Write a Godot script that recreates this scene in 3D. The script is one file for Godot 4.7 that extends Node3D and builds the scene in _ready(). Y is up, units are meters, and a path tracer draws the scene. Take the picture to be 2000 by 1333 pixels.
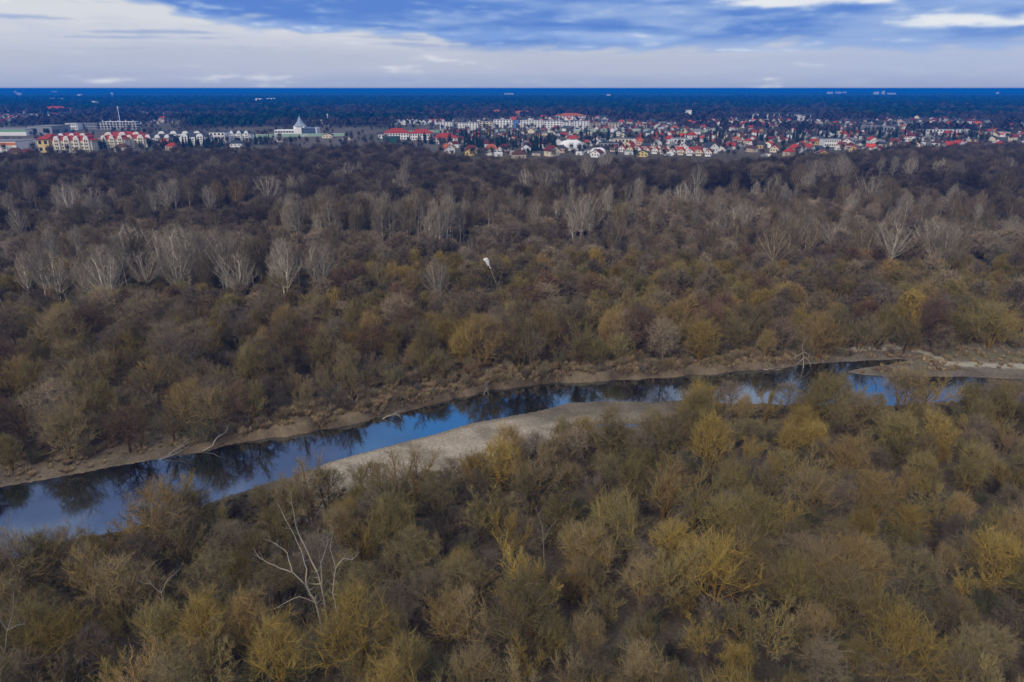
extends Node3D
# A leafless river valley in early spring seen from the air: near thicket, river with a sand bar, far woods, a town and blue haze.

const EYE := 70.0            # camera height, metres
const WATER := -1.6          # water level
var rng := RandomNumberGenerator.new()
var wide_noise := FastNoiseLite.new()
var fine_noise := FastNoiseLite.new()
var names := {}
var labels := {}
var mats := {}
var shapes := {}
var cam: Camera3D
var cam_pitch := atan(494.0 / 1400.0)

# water's edge in metres (x, z), from west to east
var far_edge := PackedVector2Array([Vector2(-420, -20), Vector2(-230, -78), Vector2(-117.9, -109.3), Vector2(-106.0, -115.2), Vector2(-97.3, -119.2), Vector2(-89.6, -122.6), Vector2(-81.8, -126.5), Vector2(-74.6, -129.7), Vector2(-66.0, -132.7), Vector2(-60.0, -136.8), Vector2(-53.3, -139.7), Vector2(-45.2, -142.3), Vector2(-38.9, -144.6), Vector2(-32.8, -148.6), Vector2(-26.3, -152.1), Vector2(-18.4, -157.3), Vector2(-10.1, -162.8), Vector2(-5.1, -165.6), Vector2(5.2, -168.2), Vector2(13.2, -170.3), Vector2(26.6, -172.3), Vector2(40.4, -174.4), Vector2(54.6, -177.3), Vector2(69.2, -180.2), Vector2(84.4, -183.7), Vector2(99.6, -186.0), Vector2(110.2, -187.2), Vector2(102.7, -183.7), Vector2(94.6, -181.4), Vector2(87.6, -178.0), Vector2(94.5, -175.1), Vector2(107.6, -174.4), Vector2(120.8, -174.1), Vector2(133.3, -172.7), Vector2(151.7, -170.6), Vector2(180.9, -166.6), Vector2(420, -150)])
var near_edge := PackedVector2Array([Vector2(-420, 20), Vector2(-230, -50), Vector2(-98.0, -86.6), Vector2(-87.9, -91.2), Vector2(-81.2, -95.2), Vector2(-78.0, -97.9), Vector2(-75.5, -100.6), Vector2(-65.6, -104.7), Vector2(-57.0, -111.3), Vector2(-51.5, -116.4), Vector2(-43.6, -122.0), Vector2(-37.3, -128.6), Vector2(-31.8, -132.3), Vector2(-22.1, -138.7), Vector2(-15.8, -142.3), Vector2(-9.3, -147.2), Vector2(0.0, -151.6), Vector2(6.0, -154.1), Vector2(13.6, -158.5), Vector2(22.4, -159.4), Vector2(35.9, -158.5), Vector2(48.9, -156.1), Vector2(68.0, -154.9), Vector2(85.0, -154.9), Vector2(97.7, -156.1), Vector2(111.0, -157.9), Vector2(122.6, -156.7), Vector2(139.1, -154.4), Vector2(166.7, -151.6), Vector2(420, -120)])
var far_wood := PackedVector2Array([Vector2(-420, -30), Vector2(-230, -88), Vector2(-118.8, -110.9), Vector2(-102.0, -126.8), Vector2(-88.6, -130.0), Vector2(-77.2, -134.4), Vector2(-63.5, -138.0), Vector2(-50.3, -145.0), Vector2(-42.1, -148.7), Vector2(-32.0, -158.2), Vector2(-20.7, -167.8), Vector2(-5.4, -175.8), Vector2(13.8, -179.6), Vector2(41.7, -181.9), Vector2(70.9, -185.8), Vector2(88.9, -188.3), Vector2(116.6, -191.6), Vector2(147.4, -194.2), Vector2(209.7, -197.7), Vector2(420, -205)])
var near_wood := PackedVector2Array([Vector2(-420, 26), Vector2(-230, -46), Vector2(-94.8, -83.6), Vector2(-78.2, -91.4), Vector2(-74.4, -92.8), Vector2(-71.8, -95.1), Vector2(-62.6, -99.2), Vector2(-54.3, -105.3), Vector2(-48.1, -110.1), Vector2(-40.7, -112.6), Vector2(-29.7, -113.1), Vector2(-19.1, -117.0), Vector2(-9.9, -121.7), Vector2(0.0, -126.4), Vector2(8.3, -129.3), Vector2(16.1, -134.2), Vector2(30.3, -136.1), Vector2(38.1, -146.8), Vector2(49.1, -148.7), Vector2(65.4, -148.7), Vector2(81.8, -148.7), Vector2(93.9, -149.5), Vector2(106.5, -150.9), Vector2(117.7, -150.1), Vector2(160.5, -145.5), Vector2(420, -114)])
var river := PackedVector2Array()
var wood_edge := PackedVector2Array([Vector2(-900, -688), Vector2(-560, -676), Vector2(-430, -688), Vector2(-330, -716), Vector2(-230, -738), Vector2(-160, -783), Vector2(-110, -783), Vector2(-75, -698), Vector2(-40, -638), Vector2(0, -620), Vector2(60, -608), Vector2(120, -613), Vector2(180, -608), Vector2(240, -643), Vector2(310, -688), Vector2(380, -738), Vector2(470, -783), Vector2(600, -808), Vector2(1000, -838)])
# meadows among the far trees: centre x, z, half width, half depth
var meadows := [[Vector2(153.7, -493.9), 22.0, 16.0], [Vector2(267.9, -527.7), 22.0, 12.0], [Vector2(291.3, -496.3), 20.0, 15.0], [Vector2(248.8, -376.8), 42.0, 22.0], [Vector2(-29.2, -369.6), 9.0, 7.0], [Vector2(101.8, -496.3), 14.0, 10.0]]


func _ready() -> void:
	rng.seed = 7
	wide_noise.seed = 3
	wide_noise.frequency = 0.012
	wide_noise.fractal_octaves = 3
	fine_noise.seed = 11
	fine_noise.frequency = 0.12
	fine_noise.fractal_octaves = 4
	river = far_edge.duplicate()
	for i in near_edge.size():
		river.append(near_edge[near_edge.size() - 1 - i])
	make_camera_and_light()
	make_ground()
	make_far_woods()
	make_town()
	make_trees()
	make_details()


# ---------------------------------------------------------------- camera, sky, sun
func make_camera_and_light() -> void:
	cam = Camera3D.new()
	cam.name = "camera"
	cam.position = Vector3(0, EYE, 0)
	cam.rotation.x = -cam_pitch
	cam.fov = rad_to_deg(2.0 * atan(666.5 / 1400.0))
	cam.near = 0.5
	cam.far = 200000.0
	cam.current = true
	add_child(cam)
	var e := Environment.new()
	e.background_mode = Environment.BG_SKY
	e.tonemap_mode = Environment.TONE_MAPPER_LINEAR
	e.tonemap_exposure = 1.4
	e.sdfgi_enabled = true
	e.ssao_enabled = true
	e.ssil_enabled = true
	var sm := PanoramaSkyMaterial.new()
	sm.panorama = ImageTexture.create_from_image(sky_image())
	var s := Sky.new()
	s.sky_material = sm
	e.sky = s
	e.background_energy_multiplier = 1.0
	e.fog_enabled = true
	e.fog_density = 0.00017
	e.fog_light_color = Color(0.006, 0.25, 0.95).linear_to_srgb()
	var we := WorldEnvironment.new()
	we.name = "world_environment"
	we.environment = e
	add_child(we)
	var sun := DirectionalLight3D.new()
	sun.name = "sun"
	var az := deg_to_rad(-152.0)
	var el := deg_to_rad(33.0)
	var to_sun := Vector3(sin(az) * cos(el), sin(el), -cos(az) * cos(el))
	sun.look_at_from_position(to_sun * 100.0, Vector3.ZERO, Vector3.UP)
	sun.light_energy = 0.5
	sun.light_angular_distance = 10.0
	sun.light_color = Color(1.0, 0.95, 0.87)
	sun.shadow_enabled = true
	add_child(sun)


func sky_image() -> Image:
	var n1 := FastNoiseLite.new()
	n1.seed = 21
	n1.frequency = 1.0
	n1.fractal_octaves = 5
	var low := Image.create(1024, 512, false, Image.FORMAT_RGB8)
	for j in 512:
		var el := 90.0 - (j + 0.5) * 180.0 / 512.0
		for i in 1024:
			if el < -1.0:
				break
			var az := (i + 0.5) * 360.0 / 1024.0
			low.set_pixel(i, j, sky_colour(n1, az if az < 180.0 else az - 360.0, el))
	low.fill_rect(Rect2i(0, 259, 1024, 253), Color(0.25, 0.27, 0.33))
	low.resize(4096, 2048, Image.INTERPOLATE_CUBIC)
	for j in range(2048 / 2 - 150, 2048 / 2 + 6):
		var el := 90.0 - (j + 0.5) * 180.0 / 2048.0
		for i in range(-480, 480):
			low.set_pixel((i + 4096) % 4096, j, sky_colour(n1, (i + 0.5) * 360.0 / 4096.0, el))
	return low


# the lower edge of the blue cloud deck, degrees above the horizon, along the azimuth
func deck_edge(az: float) -> float:
	var at := [-180.0, 6.0, -60.0, 6.5, -36.0, 5.8, -28.0, 5.9, -21.0, 4.5, -15.0, 3.9, -6.5, 3.7, -4.5, 2.85, 4.0, 2.65, 14.0, 2.75, 20.0, 3.0, 27.0, 2.4, 40.0, 2.6, 70.0, 5.0, 180.0, 6.0]
	for k in range(0, at.size() - 2, 2):
		if az <= at[k + 2]:
			return lerpf(at[k + 1], at[k + 3], (az - at[k]) / (at[k + 2] - at[k]))
	return 6.0


func sky_colour(n: FastNoiseLite, az: float, el: float) -> Color:
	el = maxf(el, 0.0)
	var a := deg_to_rad(az)
	var r := deg_to_rad(el)
	var d := Vector3(sin(a) * cos(r), sin(r), -cos(a) * cos(r))
	# streaky noise low down, rounder higher up: a flat deck of cloud
	var p := d / (d.y + 0.09)
	var big := n.get_noise_3d(p.x * 0.35 + 3.0, p.z * 0.35, 0.0)
	var mid := n.get_noise_3d(p.x * 1.1, p.z * 1.1 + 9.0, 4.0)
	var streak := n.get_noise_3d(az * 0.07, el * 0.6, 2.0)
	var wisp := n.get_noise_3d(az * 0.22, el * 1.35, 7.0)
	var low := Color8(158, 171, 206).lerp(Color8(180, 188, 211), smoothstep(0.0, 1.6, el + streak * 0.5)).lerp(Color8(213, 217, 225), smoothstep(1.4, 4.4, el + streak * 0.9))
	low = low.lerp(Color8(170, 186, 220), 0.55 * smoothstep(8.0, 26.0, az) * smoothstep(0.2, 1.6, el) * (1.0 - smoothstep(60.0, 90.0, az)))
	low = low.lerp(Color8(186, 194, 218), clampf(wisp * 0.6, 0.0, 0.35))
	var deck := Color8(92, 134, 208).lerp(Color8(146, 174, 222), smoothstep(-0.45, 0.5, streak + wisp * 0.45 + 0.012 * (az - 5.0)))
	deck = deck.lerp(Color8(168, 190, 230), smoothstep(0.15, 0.6, wisp + mid * 0.3) * 0.35)
	var over := smoothstep(-0.32, 0.5, el - deck_edge(az) + streak * 0.8 + wisp * 0.6)
	var c := low.lerp(deck, over)
	# thin grey-blue bars below the deck and paler wisps within it
	var bar := n.get_noise_3d(az * 0.07 + 4.0, el * 1.5, 12.0)
	c = c.lerp(Color8(128, 152, 204), (1.0 - over) * smoothstep(0.2, 0.42, bar) * smoothstep(2.0, 3.4, el) * 0.5)
	c = c.lerp(Color8(158, 186, 232), over * smoothstep(0.05, 0.4, n.get_noise_3d(az * 0.03, el * 0.7, 31.0)) * 0.5)
	# bright breaks in the deck towards the east
	var gap := exp(-pow((az - 21.0) / 6.5, 2.0) - pow((el - 5.9) / 0.7, 2.0)) * 1.4 + exp(-pow((az - 34.0) / 6.5, 2.0) - pow((el - 4.0) / 0.6, 2.0)) * 1.0 + exp(-pow((az + 33.0) / 9.0, 2.0) - pow((el - 5.2) / 0.6, 2.0)) * 0.5
	c = c.lerp(Color8(236, 238, 240), clampf(smoothstep(0.25, 0.9, gap + wisp * 0.7 + streak * 0.5), 0.0, 1.0) * 0.92)
	# higher up, out of view: broken cloud, deep blue between; overcast-bright zenith lights the valley
	var open := smoothstep(0.02, 0.34, big + mid * 0.35 + 0.55 * exp(-pow((az + 2.0) / 20.0, 2.0) - pow((el - 26.0) / 5.5, 2.0)) + 0.4 * exp(-pow((az - 27.0) / 6.0, 2.0) - pow((el - 22.0) / 3.0, 2.0)) - 0.15 * exp(-pow((az + 32.0) / 8.0, 2.0) - pow((el - 33.0) / 8.0, 2.0)))
	var blue := Color8(84, 142, 204).lerp(Color8(60, 120, 205), smoothstep(30.0, 60.0, el))
	var lift := smoothstep(30.0, 62.0, el)
	var cloud := Color8(104, 118, 154).lerp(Color8(168, 174, 192), smoothstep(-0.3, 0.3, mid + wisp * 0.4)).lerp(Color8(228, 221, 208).lerp(Color8(255, 249, 236), smoothstep(-0.35, 0.35, mid)), lift)
	var high := cloud.lerp(blue, open * (1.0 - 0.55 * lift))
	c = c.lerp(high, smoothstep(7.0, 13.0, el))
	# the picture is exposed up by two fifths; the low sky keeps its tone
	var k := lerpf(0.714, 1.0, smoothstep(10.0, 42.0, el))
	var l := c.srgb_to_linear()
	return Color(l.r * k, l.g * k, l.b * k).linear_to_srgb()


# ---------------------------------------------------------------- helpers
func numbered(called: String) -> String:
	if not names.has(called):
		names[called] = 0
		return called
	names[called] += 1
	return "%s_%03d" % [called, names[called]]


func tag(o: Node, label: String, category: String, group := "", kind := "") -> void:
	if label:
		o.set_meta("label", label)
		labels[label] = true
	if category:
		o.set_meta("category", category)
	if group:
		o.set_meta("group", group)
	if kind:
		o.set_meta("kind", kind)


func base(called: String, at: Vector3, turn := 0.0) -> Node3D:
	var o := Node3D.new()
	o.name = numbered(called)
	o.position = at
	o.rotation.y = turn
	add_child(o)
	return o


func part(parent: Node, called: String, mesh: Mesh, mat: Material, at := Vector3.ZERO, size := Vector3.ONE, turn := 0.0) -> MeshInstance3D:
	var o := MeshInstance3D.new()
	o.name = called
	o.mesh = mesh
	if mat:
		o.material_override = mat
	o.position = at
	o.rotation.y = turn
	o.scale = size
	parent.add_child(o, true)
	return o


# where a point of the place shows in the photograph, in hundredths of its width and height
func seen_at(p: Vector3) -> Vector2:
	var v := cam.transform.affine_inverse() * p
	return Vector2(50.0 + 70.0 * v.x / -v.z, 50.0 - 1400.0 / 13.33 * v.y / -v.z)


func placed_label(what: String, p: Vector3) -> String:
	var s := seen_at(p)
	var t := "%s, %s percent across and %s down the photo" % [what, said(s.x, false), said(s.y, false)]
	if labels.has(t):
		t = "%s, %s percent across and %s down" % [what, said(s.x, true), said(s.y, true)]
	if labels.has(t):
		t = "%s beside its twin, %s percent across and %s down" % [what, said(s.x, true), said(s.y, true)]
	return t


func said(v: float, tenths: bool) -> String:
	var ones := ["zero", "one", "two", "three", "four", "five", "six", "seven", "eight", "nine", "ten", "eleven", "twelve", "thirteen", "fourteen", "fifteen", "sixteen", "seventeen", "eighteen", "nineteen"]
	var tens := ["", "", "twenty", "thirty", "forty", "fifty", "sixty", "seventy", "eighty", "ninety"]
	var t := clampi(roundi(v * 10.0), 0, 999) if tenths else clampi(roundi(v), 0, 99) * 10
	var n := t / 10
	var out: String = ones[n] if n < 20 else tens[n / 10] + ("-" + ones[n % 10] if n % 10 else "")
	return out + ("-point-" + ones[t % 10] if tenths else "")


func flat(r: float, g: float, b: float, rough := 0.9) -> StandardMaterial3D:
	var key := "%f %f %f %f" % [r, g, b, rough]
	if not mats.has(key):
		var m := StandardMaterial3D.new()
		m.albedo_color = Color(r, g, b).linear_to_srgb()
		m.roughness = rough
		m.metallic_specular = 0.3
		mats[key] = m
	return mats[key]


func tinted(r: float, g: float, b: float) -> StandardMaterial3D:
	var key := "t %f %f %f" % [r, g, b]
	if not mats.has(key):
		var m := StandardMaterial3D.new()
		m.albedo_color = Color(r, g, b).linear_to_srgb()
		m.vertex_color_use_as_albedo = true
		m.roughness = 0.95
		m.metallic_specular = 0.2
		mats[key] = m
	return mats[key]


func along(line: PackedVector2Array, x: float) -> float:
	for i in line.size() - 1:
		if x <= line[i + 1].x:
			var a := line[i]
			var b := line[i + 1]
			return lerpf(a.y, b.y, clampf((x - a.x) / maxf(b.x - a.x, 0.001), 0.0, 1.0))
	return line[line.size() - 1].y


func shore(p: Vector2) -> float:      # distance to the water's edge, negative on the water
	var best := 1e9
	var a := river[river.size() - 1]
	for b in river:
		var ab := b - a
		var t := clampf((p - a).dot(ab) / ab.length_squared(), 0.0, 1.0)
		best = minf(best, (a + ab * t).distance_squared_to(p))
		a = b
	best = sqrt(best)
	return -best if Geometry2D.is_point_in_polygon(p, river) else best


# ---------------------------------------------------------------- ground and water
var pool_at := Vector2(24.4, -145.5)


func beach(x: float, far: bool) -> float:   # 1 where the shore shelves gently
	if far:
		return clampf(smoothstep(-58.0, -75.0, x) + smoothstep(70.0, 82.0, x), 0.0, 1.0)
	return smoothstep(-46.0, -38.0, x) * (1.0 - smoothstep(31.0, 40.0, x))


func land(x: float, z: float) -> Array:   # [height, colour]
	var n := fine_noise.get_noise_2d(x, z)
	var w := wide_noise.get_noise_2d(x, z)
	var litter := Color(0.085, 0.066, 0.05).lerp(Color(0.13, 0.105, 0.075), clampf(0.5 + n * 1.2, 0, 1))
	var h := 0.35 * w + 0.2 * n
	var d := -z
	if d > 50.0 and d < 225.0 and x > -190.0 and x < 270.0:
		var p := Vector2(x, z)
		var s := shore(p)
		var far: bool = z < (along(far_wood, x) * 0.45 + along(near_edge, x) * 0.55)
		var k := beach(x, far)
		s += n * lerpf(1.5, 0.0, k) + w * lerpf(0.6, 0.9, k)
		if s < 0.0:
			h = WATER - minf(1.5, 0.22 * -s)
		else:
			var steep := WATER + 1.75 * smoothstep(0.0, 2.0, s) + maxf(0.0, h) * smoothstep(2.0, 8.0, s)
			var gentle := WATER + 0.05 * s + 0.06 * maxf(n, 0.0) + 0.8 * smoothstep(10.0, 26.0, s)
			h = lerpf(steep, gentle, k)
		var sand := Color(0.45, 0.385, 0.30).lerp(Color(0.33, 0.28, 0.215), clampf(0.4 + n, 0, 1))
		var mud := Color(0.15, 0.125, 0.095).lerp(Color(0.21, 0.175, 0.135), clampf(0.5 + n * 1.4, 0, 1))
		var bank := Color(0.09, 0.068, 0.048).lerp(Color(0.205, 0.157, 0.105), clampf(0.45 + n * 1.6 + w * 0.5, 0, 1))
		if far:
			var strip := 1.0 - smoothstep(4.0, 10.0, s + w * 6.0)
			litter = litter.lerp(bank, strip)
			if x > 65.0:
				var m2 := lerpf(0.0, 1.0, k * (1.0 - smoothstep(20.0, 27.0, s)))
				var streak := smoothstep(6.5, 7.5, s + n * 1.5) * (1.0 - smoothstep(9.0, 11.0, s + n * 1.5))
				litter = litter.lerp(mud.lerp(Color(0.42, 0.39, 0.31), streak).lerp(Color(0.17, 0.155, 0.09), smoothstep(11.0, 13.0, s) * (1.0 - smoothstep(16.0, 19.0, s)) * 0.8), m2)
			elif x < -58.0:
				litter = litter.lerp(mud.lerp(bank, 0.4 + 0.4 * n), k * (1.0 - smoothstep(8.0, 13.0, s)))
		else:
			var on := k * (1.0 - smoothstep(19.0, 26.0, s + n * 3.0))
			var wet := smoothstep(-6.0, 8.0, x + w * 6.0) * (1.0 - smoothstep(4.0, 8.0, s + w * 3.0)) + smoothstep(8.0, 20.0, x) * 0.65
			litter = litter.lerp(sand.lerp(mud, clampf(wet, 0.0, 1.0)).lerp(mud, 0.75 - 0.75 * smoothstep(0.4, 1.9, s + w * 1.2)).lerp(mud, 0.55 * smoothstep(0.05, 0.4, wide_noise.get_noise_2d(x * 5.0 + z * 3.0, z * 9.0 - x * 4.0))), on)
			litter = litter.lerp(mud, (1.0 - k) * (1.0 - smoothstep(1.0, 3.0, s)))
			var q := (p - pool_at) / Vector2(7.2, 1.9)
			var dip := 1.0 - smoothstep(0.75, 1.15, q.length() + n * 0.25)
			if s > 0.0 and dip > 0.0:
				h = lerpf(h, WATER - 0.12, dip)
				litter = litter.lerp(mud, dip)
	elif d > 300.0:
		for m in meadows:
			var c: Vector2 = m[0]
			var q := Vector2((x - c.x) / m[1], (z - c.y) / m[2]).length()
			litter = litter.lerp(Color(0.235, 0.185, 0.15).lerp(Color(0.17, 0.15, 0.10), clampf(0.5 + n, 0, 1)), 1.0 - smoothstep(0.9, 1.5, q + n * 0.4))
		if d > 760.0:
			litter = litter.lerp(Color(0.12, 0.115, 0.085).lerp(Color(0.17, 0.145, 0.12), clampf(0.5 + w * 1.5, 0, 1)), smoothstep(760.0, 860.0, d) * (1.0 - smoothstep(2500.0, 4500.0, d)))
		if d > 2500.0:
			h *= 0.0
	return [h, litter]


func lines(cuts: Array) -> PackedFloat32Array:   # [from, to, step] runs
	var out := PackedFloat32Array()
	for c in cuts:
		var v: float = c[0]
		while v < c[1] - 0.001:
			out.append(v)
			v += c[2]
	return out


func make_ground() -> void:
	var xs := PackedFloat32Array([-90000, -60000, -30000, -15000, -8000, -5000, -3000, -2000, -1500])
	xs.append_array(lines([[-1200, -400, 80], [-400, -190, 14], [-190, 270, 0.9], [270, 480, 14], [480, 1280, 80]]))
	xs.append_array(PackedFloat32Array([1280, 1600, 2000, 3000, 5000, 8000, 15000, 30000, 60000, 90000]))
	var ds := PackedFloat32Array([-4000, -1500, -600, -250])
	ds.append_array(lines([[-120, 50, 17], [50, 225, 0.9], [225, 330, 7], [330, 480, 5], [480, 800, 20], [800, 1600, 80]]))
	ds.append_array(PackedFloat32Array([1600, 2000, 2600, 3500, 5000, 8000, 13000, 22000, 40000, 70000, 110000]))
	var nx := xs.size()
	var nz := ds.size()
	var v := PackedVector3Array()
	var c := PackedColorArray()
	for d in ds:
		for x in xs:
			var l := land(x, -d)
			v.append(Vector3(x, l[0], -d))
			var col: Color = l[1]
			c.append(Color(col.r * 2.0, col.g * 2.0, col.b * 2.0))
	var nrm := PackedVector3Array()
	nrm.resize(v.size())
	for j in nz:
		for i in nx:
			var ax := v[j * nx + mini(i + 1, nx - 1)] - v[j * nx + maxi(i - 1, 0)]
			var az := v[mini(j + 1, nz - 1) * nx + i] - v[maxi(j - 1, 0) * nx + i]
			nrm[j * nx + i] = ax.cross(az).normalized()
	var ix := PackedInt32Array()
	for j in nz - 1:
		for i in nx - 1:
			var a := j * nx + i
			ix.append_array(PackedInt32Array([a, a + nx, a + 1, a + 1, a + nx, a + nx + 1]))
	var arr := []
	arr.resize(Mesh.ARRAY_MAX)
	arr[Mesh.ARRAY_VERTEX] = v
	arr[Mesh.ARRAY_COLOR] = c
	arr[Mesh.ARRAY_NORMAL] = nrm
	arr[Mesh.ARRAY_INDEX] = ix
	var mesh := ArrayMesh.new()
	mesh.add_surface_from_arrays(Mesh.PRIMITIVE_TRIANGLES, arr)
	var m := StandardMaterial3D.new()
	m.albedo_color = Color(0.57, 0.57, 0.57).linear_to_srgb()
	m.vertex_color_use_as_albedo = true
	m.roughness = 1.0
	m.metallic_specular = 0.15
	m.albedo_texture = speckle(5, 0.02, Color(0.74, 0.73, 0.72), Color(1, 1, 1))
	m.uv1_triplanar = true
	m.uv1_world_triplanar = true
	m.uv1_scale = Vector3.ONE * 0.11
	m.heightmap_enabled = true
	m.heightmap_texture = speckle(8, 0.03, Color.BLACK, Color.WHITE)
	m.heightmap_scale = 5.0
	var g := MeshInstance3D.new()
	g.name = "ground"
	g.mesh = mesh
	g.material_override = m
	tag(g, "brown leaf litter, sandy banks and far fields of the valley floor", "ground", "", "structure")
	add_child(g)
	var w := StandardMaterial3D.new()
	w.albedo_color = Color(0.36, 0.42, 0.47).linear_to_srgb()
	w.metallic = 1.0
	w.roughness = 0.045
	w.normal_enabled = true
	var rip := FastNoiseLite.new()
	rip.seed = 4
	rip.frequency = 0.012
	rip.fractal_octaves = 3
	var nt := NoiseTexture2D.new()
	nt.width = 512
	nt.height = 512
	nt.seamless = true
	nt.as_normal_map = true
	nt.bump_strength = 1.2
	nt.noise = rip
	w.normal_texture = nt
	w.normal_scale = 0.05
	w.uv1_triplanar = true
	w.uv1_world_triplanar = true
	w.uv1_scale = Vector3.ONE * 0.12
	var plane := PlaneMesh.new()
	plane.size = Vector2(460, 178)
	var o := part(self, "river_water", plane, w, Vector3(40, WATER, -137))
	tag(o, "calm narrow river reflecting blue sky and bare trees", "water", "", "structure")


func speckle(sd: int, freq: float, a: Color, b: Color) -> NoiseTexture2D:
	var f := FastNoiseLite.new()
	f.seed = sd
	f.frequency = freq
	f.fractal_octaves = 5
	var t := NoiseTexture2D.new()
	t.width = 512
	t.height = 512
	t.seamless = true
	t.noise = f
	var ramp := Gradient.new()
	ramp.set_color(0, a)
	ramp.set_color(1, b)
	t.color_ramp = ramp
	return t


# ---------------------------------------------------------------- bare trees
var tv := PackedVector3Array()
var tc := PackedColorArray()
var cv := PackedVector3Array()
var cc := PackedColorArray()
var kind_now: Dictionary


func tube(pts: PackedVector3Array, r0: float, r1: float, sides: int, col: Color) -> void:
	var ring := PackedVector3Array()
	var last := PackedVector3Array()
	var n := pts.size()
	for i in n:
		var d := (pts[mini(i + 1, n - 1)] - pts[maxi(i - 1, 0)]).normalized()
		var s := d.cross(Vector3(0.31, 0.2, 0.93)).normalized()
		var t := d.cross(s)
		var r := lerpf(r0, r1, float(i) / (n - 1))
		ring = PackedVector3Array()
		for k in sides:
			var a := TAU * k / sides
			ring.append(pts[i] + (s * cos(a) + t * sin(a)) * r)
		if i:
			var c := Color(col.r * rng.randf_range(0.8, 1.0), col.g * rng.randf_range(0.8, 1.0), col.b * rng.randf_range(0.8, 1.0))
			for k in sides:
				var k2 := (k + 1) % sides
				tv.append_array(PackedVector3Array([last[k], ring[k], last[k2], last[k2], ring[k], ring[k2]]))
				for q in 6:
					tc.append(c)
		last = ring


func ribbon(pts: PackedVector3Array, r0: float, r1: float, col: Color) -> void:
	var n := pts.size()
	var side := (pts[n - 1] - pts[0]).cross(Vector3(rng.randf() - 0.5, rng.randf() - 0.5, rng.randf() - 0.5)).normalized()
	for i in n - 1:
		var a := pts[i]
		var b := pts[i + 1]
		var wa := side * lerpf(r0, r1, float(i) / (n - 1))
		var wb := side * lerpf(r0, r1, float(i + 1) / (n - 1))
		if i == n - 2:
			cv.append_array(PackedVector3Array([a - wa, b, a + wa]))
			for q in 3:
				cc.append(col)
		else:
			cv.append_array(PackedVector3Array([a - wa, b - wb, a + wa, a + wa, b - wb, b + wb]))
			for q in 6:
				cc.append(col)


func grow(p: Vector3, d: Vector3, length: float, r: float, lvl: int) -> void:
	var k := kind_now
	var n: int = k.seg[lvl]
	var pts := PackedVector3Array([p])
	var dirs := PackedVector3Array([d])
	var wob: float = k.wob[lvl]
	var up: float = k.up[lvl]
	for i in n:
		d = (d + Vector3(rng.randf() - 0.5, rng.randf() - 0.5, rng.randf() - 0.5) * wob + Vector3(0, up, 0)).normalized()
		p += d * length / n
		pts.append(p)
		dirs.append(d)
	var tone := rng.randf_range(0.72, 1.0)
	if lvl <= k.tubes:
		var b: Color = k.bark
		tube(pts, r, r * k.thin, 5 if lvl == 0 else 4, Color(b.r * tone, b.g * tone, b.b * tone))
	else:
		var b: Color = k.branch.lerp(k.twig, clampf(float(lvl - k.tubes - 1) / maxf(1.0, k.levels - k.tubes - 1) + rng.randf_range(-0.3, 0.3), 0.0, 1.0))
		ribbon(pts, r, r * 0.5, Color(b.r * tone, b.g * tone, b.b * tone))
	if lvl == k.levels:
		return
	var kids: int = k.kids[lvl]
	var spin := rng.randf() * TAU
	for j in kids:
		var t: float = lerpf(k.from[lvl], 1.0, (j + rng.randf()) / kids)
		var at := t * n
		var i := mini(int(at), n - 1)
		var o := pts[i].lerp(pts[i + 1], at - i)
		var dir := dirs[i + 1]
		var s := dir.cross(Vector3(0.4, 0.1, 0.9)).normalized()
		spin += 2.4 + rng.randf_range(-0.4, 0.4)
		s = s.rotated(dir, spin)
		var ang: float = deg_to_rad(k.ang[lvl] * rng.randf_range(0.65, 1.35))
		var cl: float = length * k.ratio[lvl] * rng.randf_range(0.7, 1.25) * (1.0 - k.fade[lvl] * t)
		var cr: float = k.rad[lvl + 1]
		grow(o, (dir * cos(ang) + s * sin(ang)).normalized(), cl, cr * rng.randf_range(0.75, 1.2), lvl + 1)


func mesh_of(v: PackedVector3Array, c: PackedColorArray, onto: ArrayMesh = null) -> ArrayMesh:
	var arr := []
	arr.resize(Mesh.ARRAY_MAX)
	arr[Mesh.ARRAY_VERTEX] = v
	arr[Mesh.ARRAY_COLOR] = c
	var m := onto if onto else ArrayMesh.new()
	m.add_surface_from_arrays(Mesh.PRIMITIVE_TRIANGLES, arr)
	return m


# a tree shape standing on the origin: {trunk, crown, both, height, half}
func make_shape(k: Dictionary) -> Dictionary:
	kind_now = k
	tv = PackedVector3Array()
	tc = PackedColorArray()
	cv = PackedVector3Array()
	cc = PackedColorArray()
	var stems: int = k.get("stems", 1)
	for i in stems:
		var a := TAU * (i + rng.randf() * 0.6) / stems
		var lean: float = deg_to_rad(k.get("lean", 4.0)) * (rng.randf_range(0.5, 1.2) if stems > 1 else rng.randf())
		var d := Vector3(cos(a) * sin(lean), cos(lean), sin(a) * sin(lean))
		grow(Vector3(cos(a), 0, sin(a)) * (0.25 if stems > 1 else 0.0) - Vector3(0, 0.35, 0), d, k.height * rng.randf_range(0.85, 1.1), k.rad[0] * (0.7 if stems > 1 else 1.0), 0)
	var top := 0.0
	var half := 0.0
	for i in range(0, cv.size(), 7):
		top = maxf(top, cv[i].y)
		half = maxf(half, Vector2(cv[i].x, cv[i].z).length())
	var both := mesh_of(tv, tc)
	mesh_of(cv, cc, both)
	return {"trunk": mesh_of(tv, tc), "crown": mesh_of(cv, cc), "both": both, "height": top, "half": half}


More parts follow.
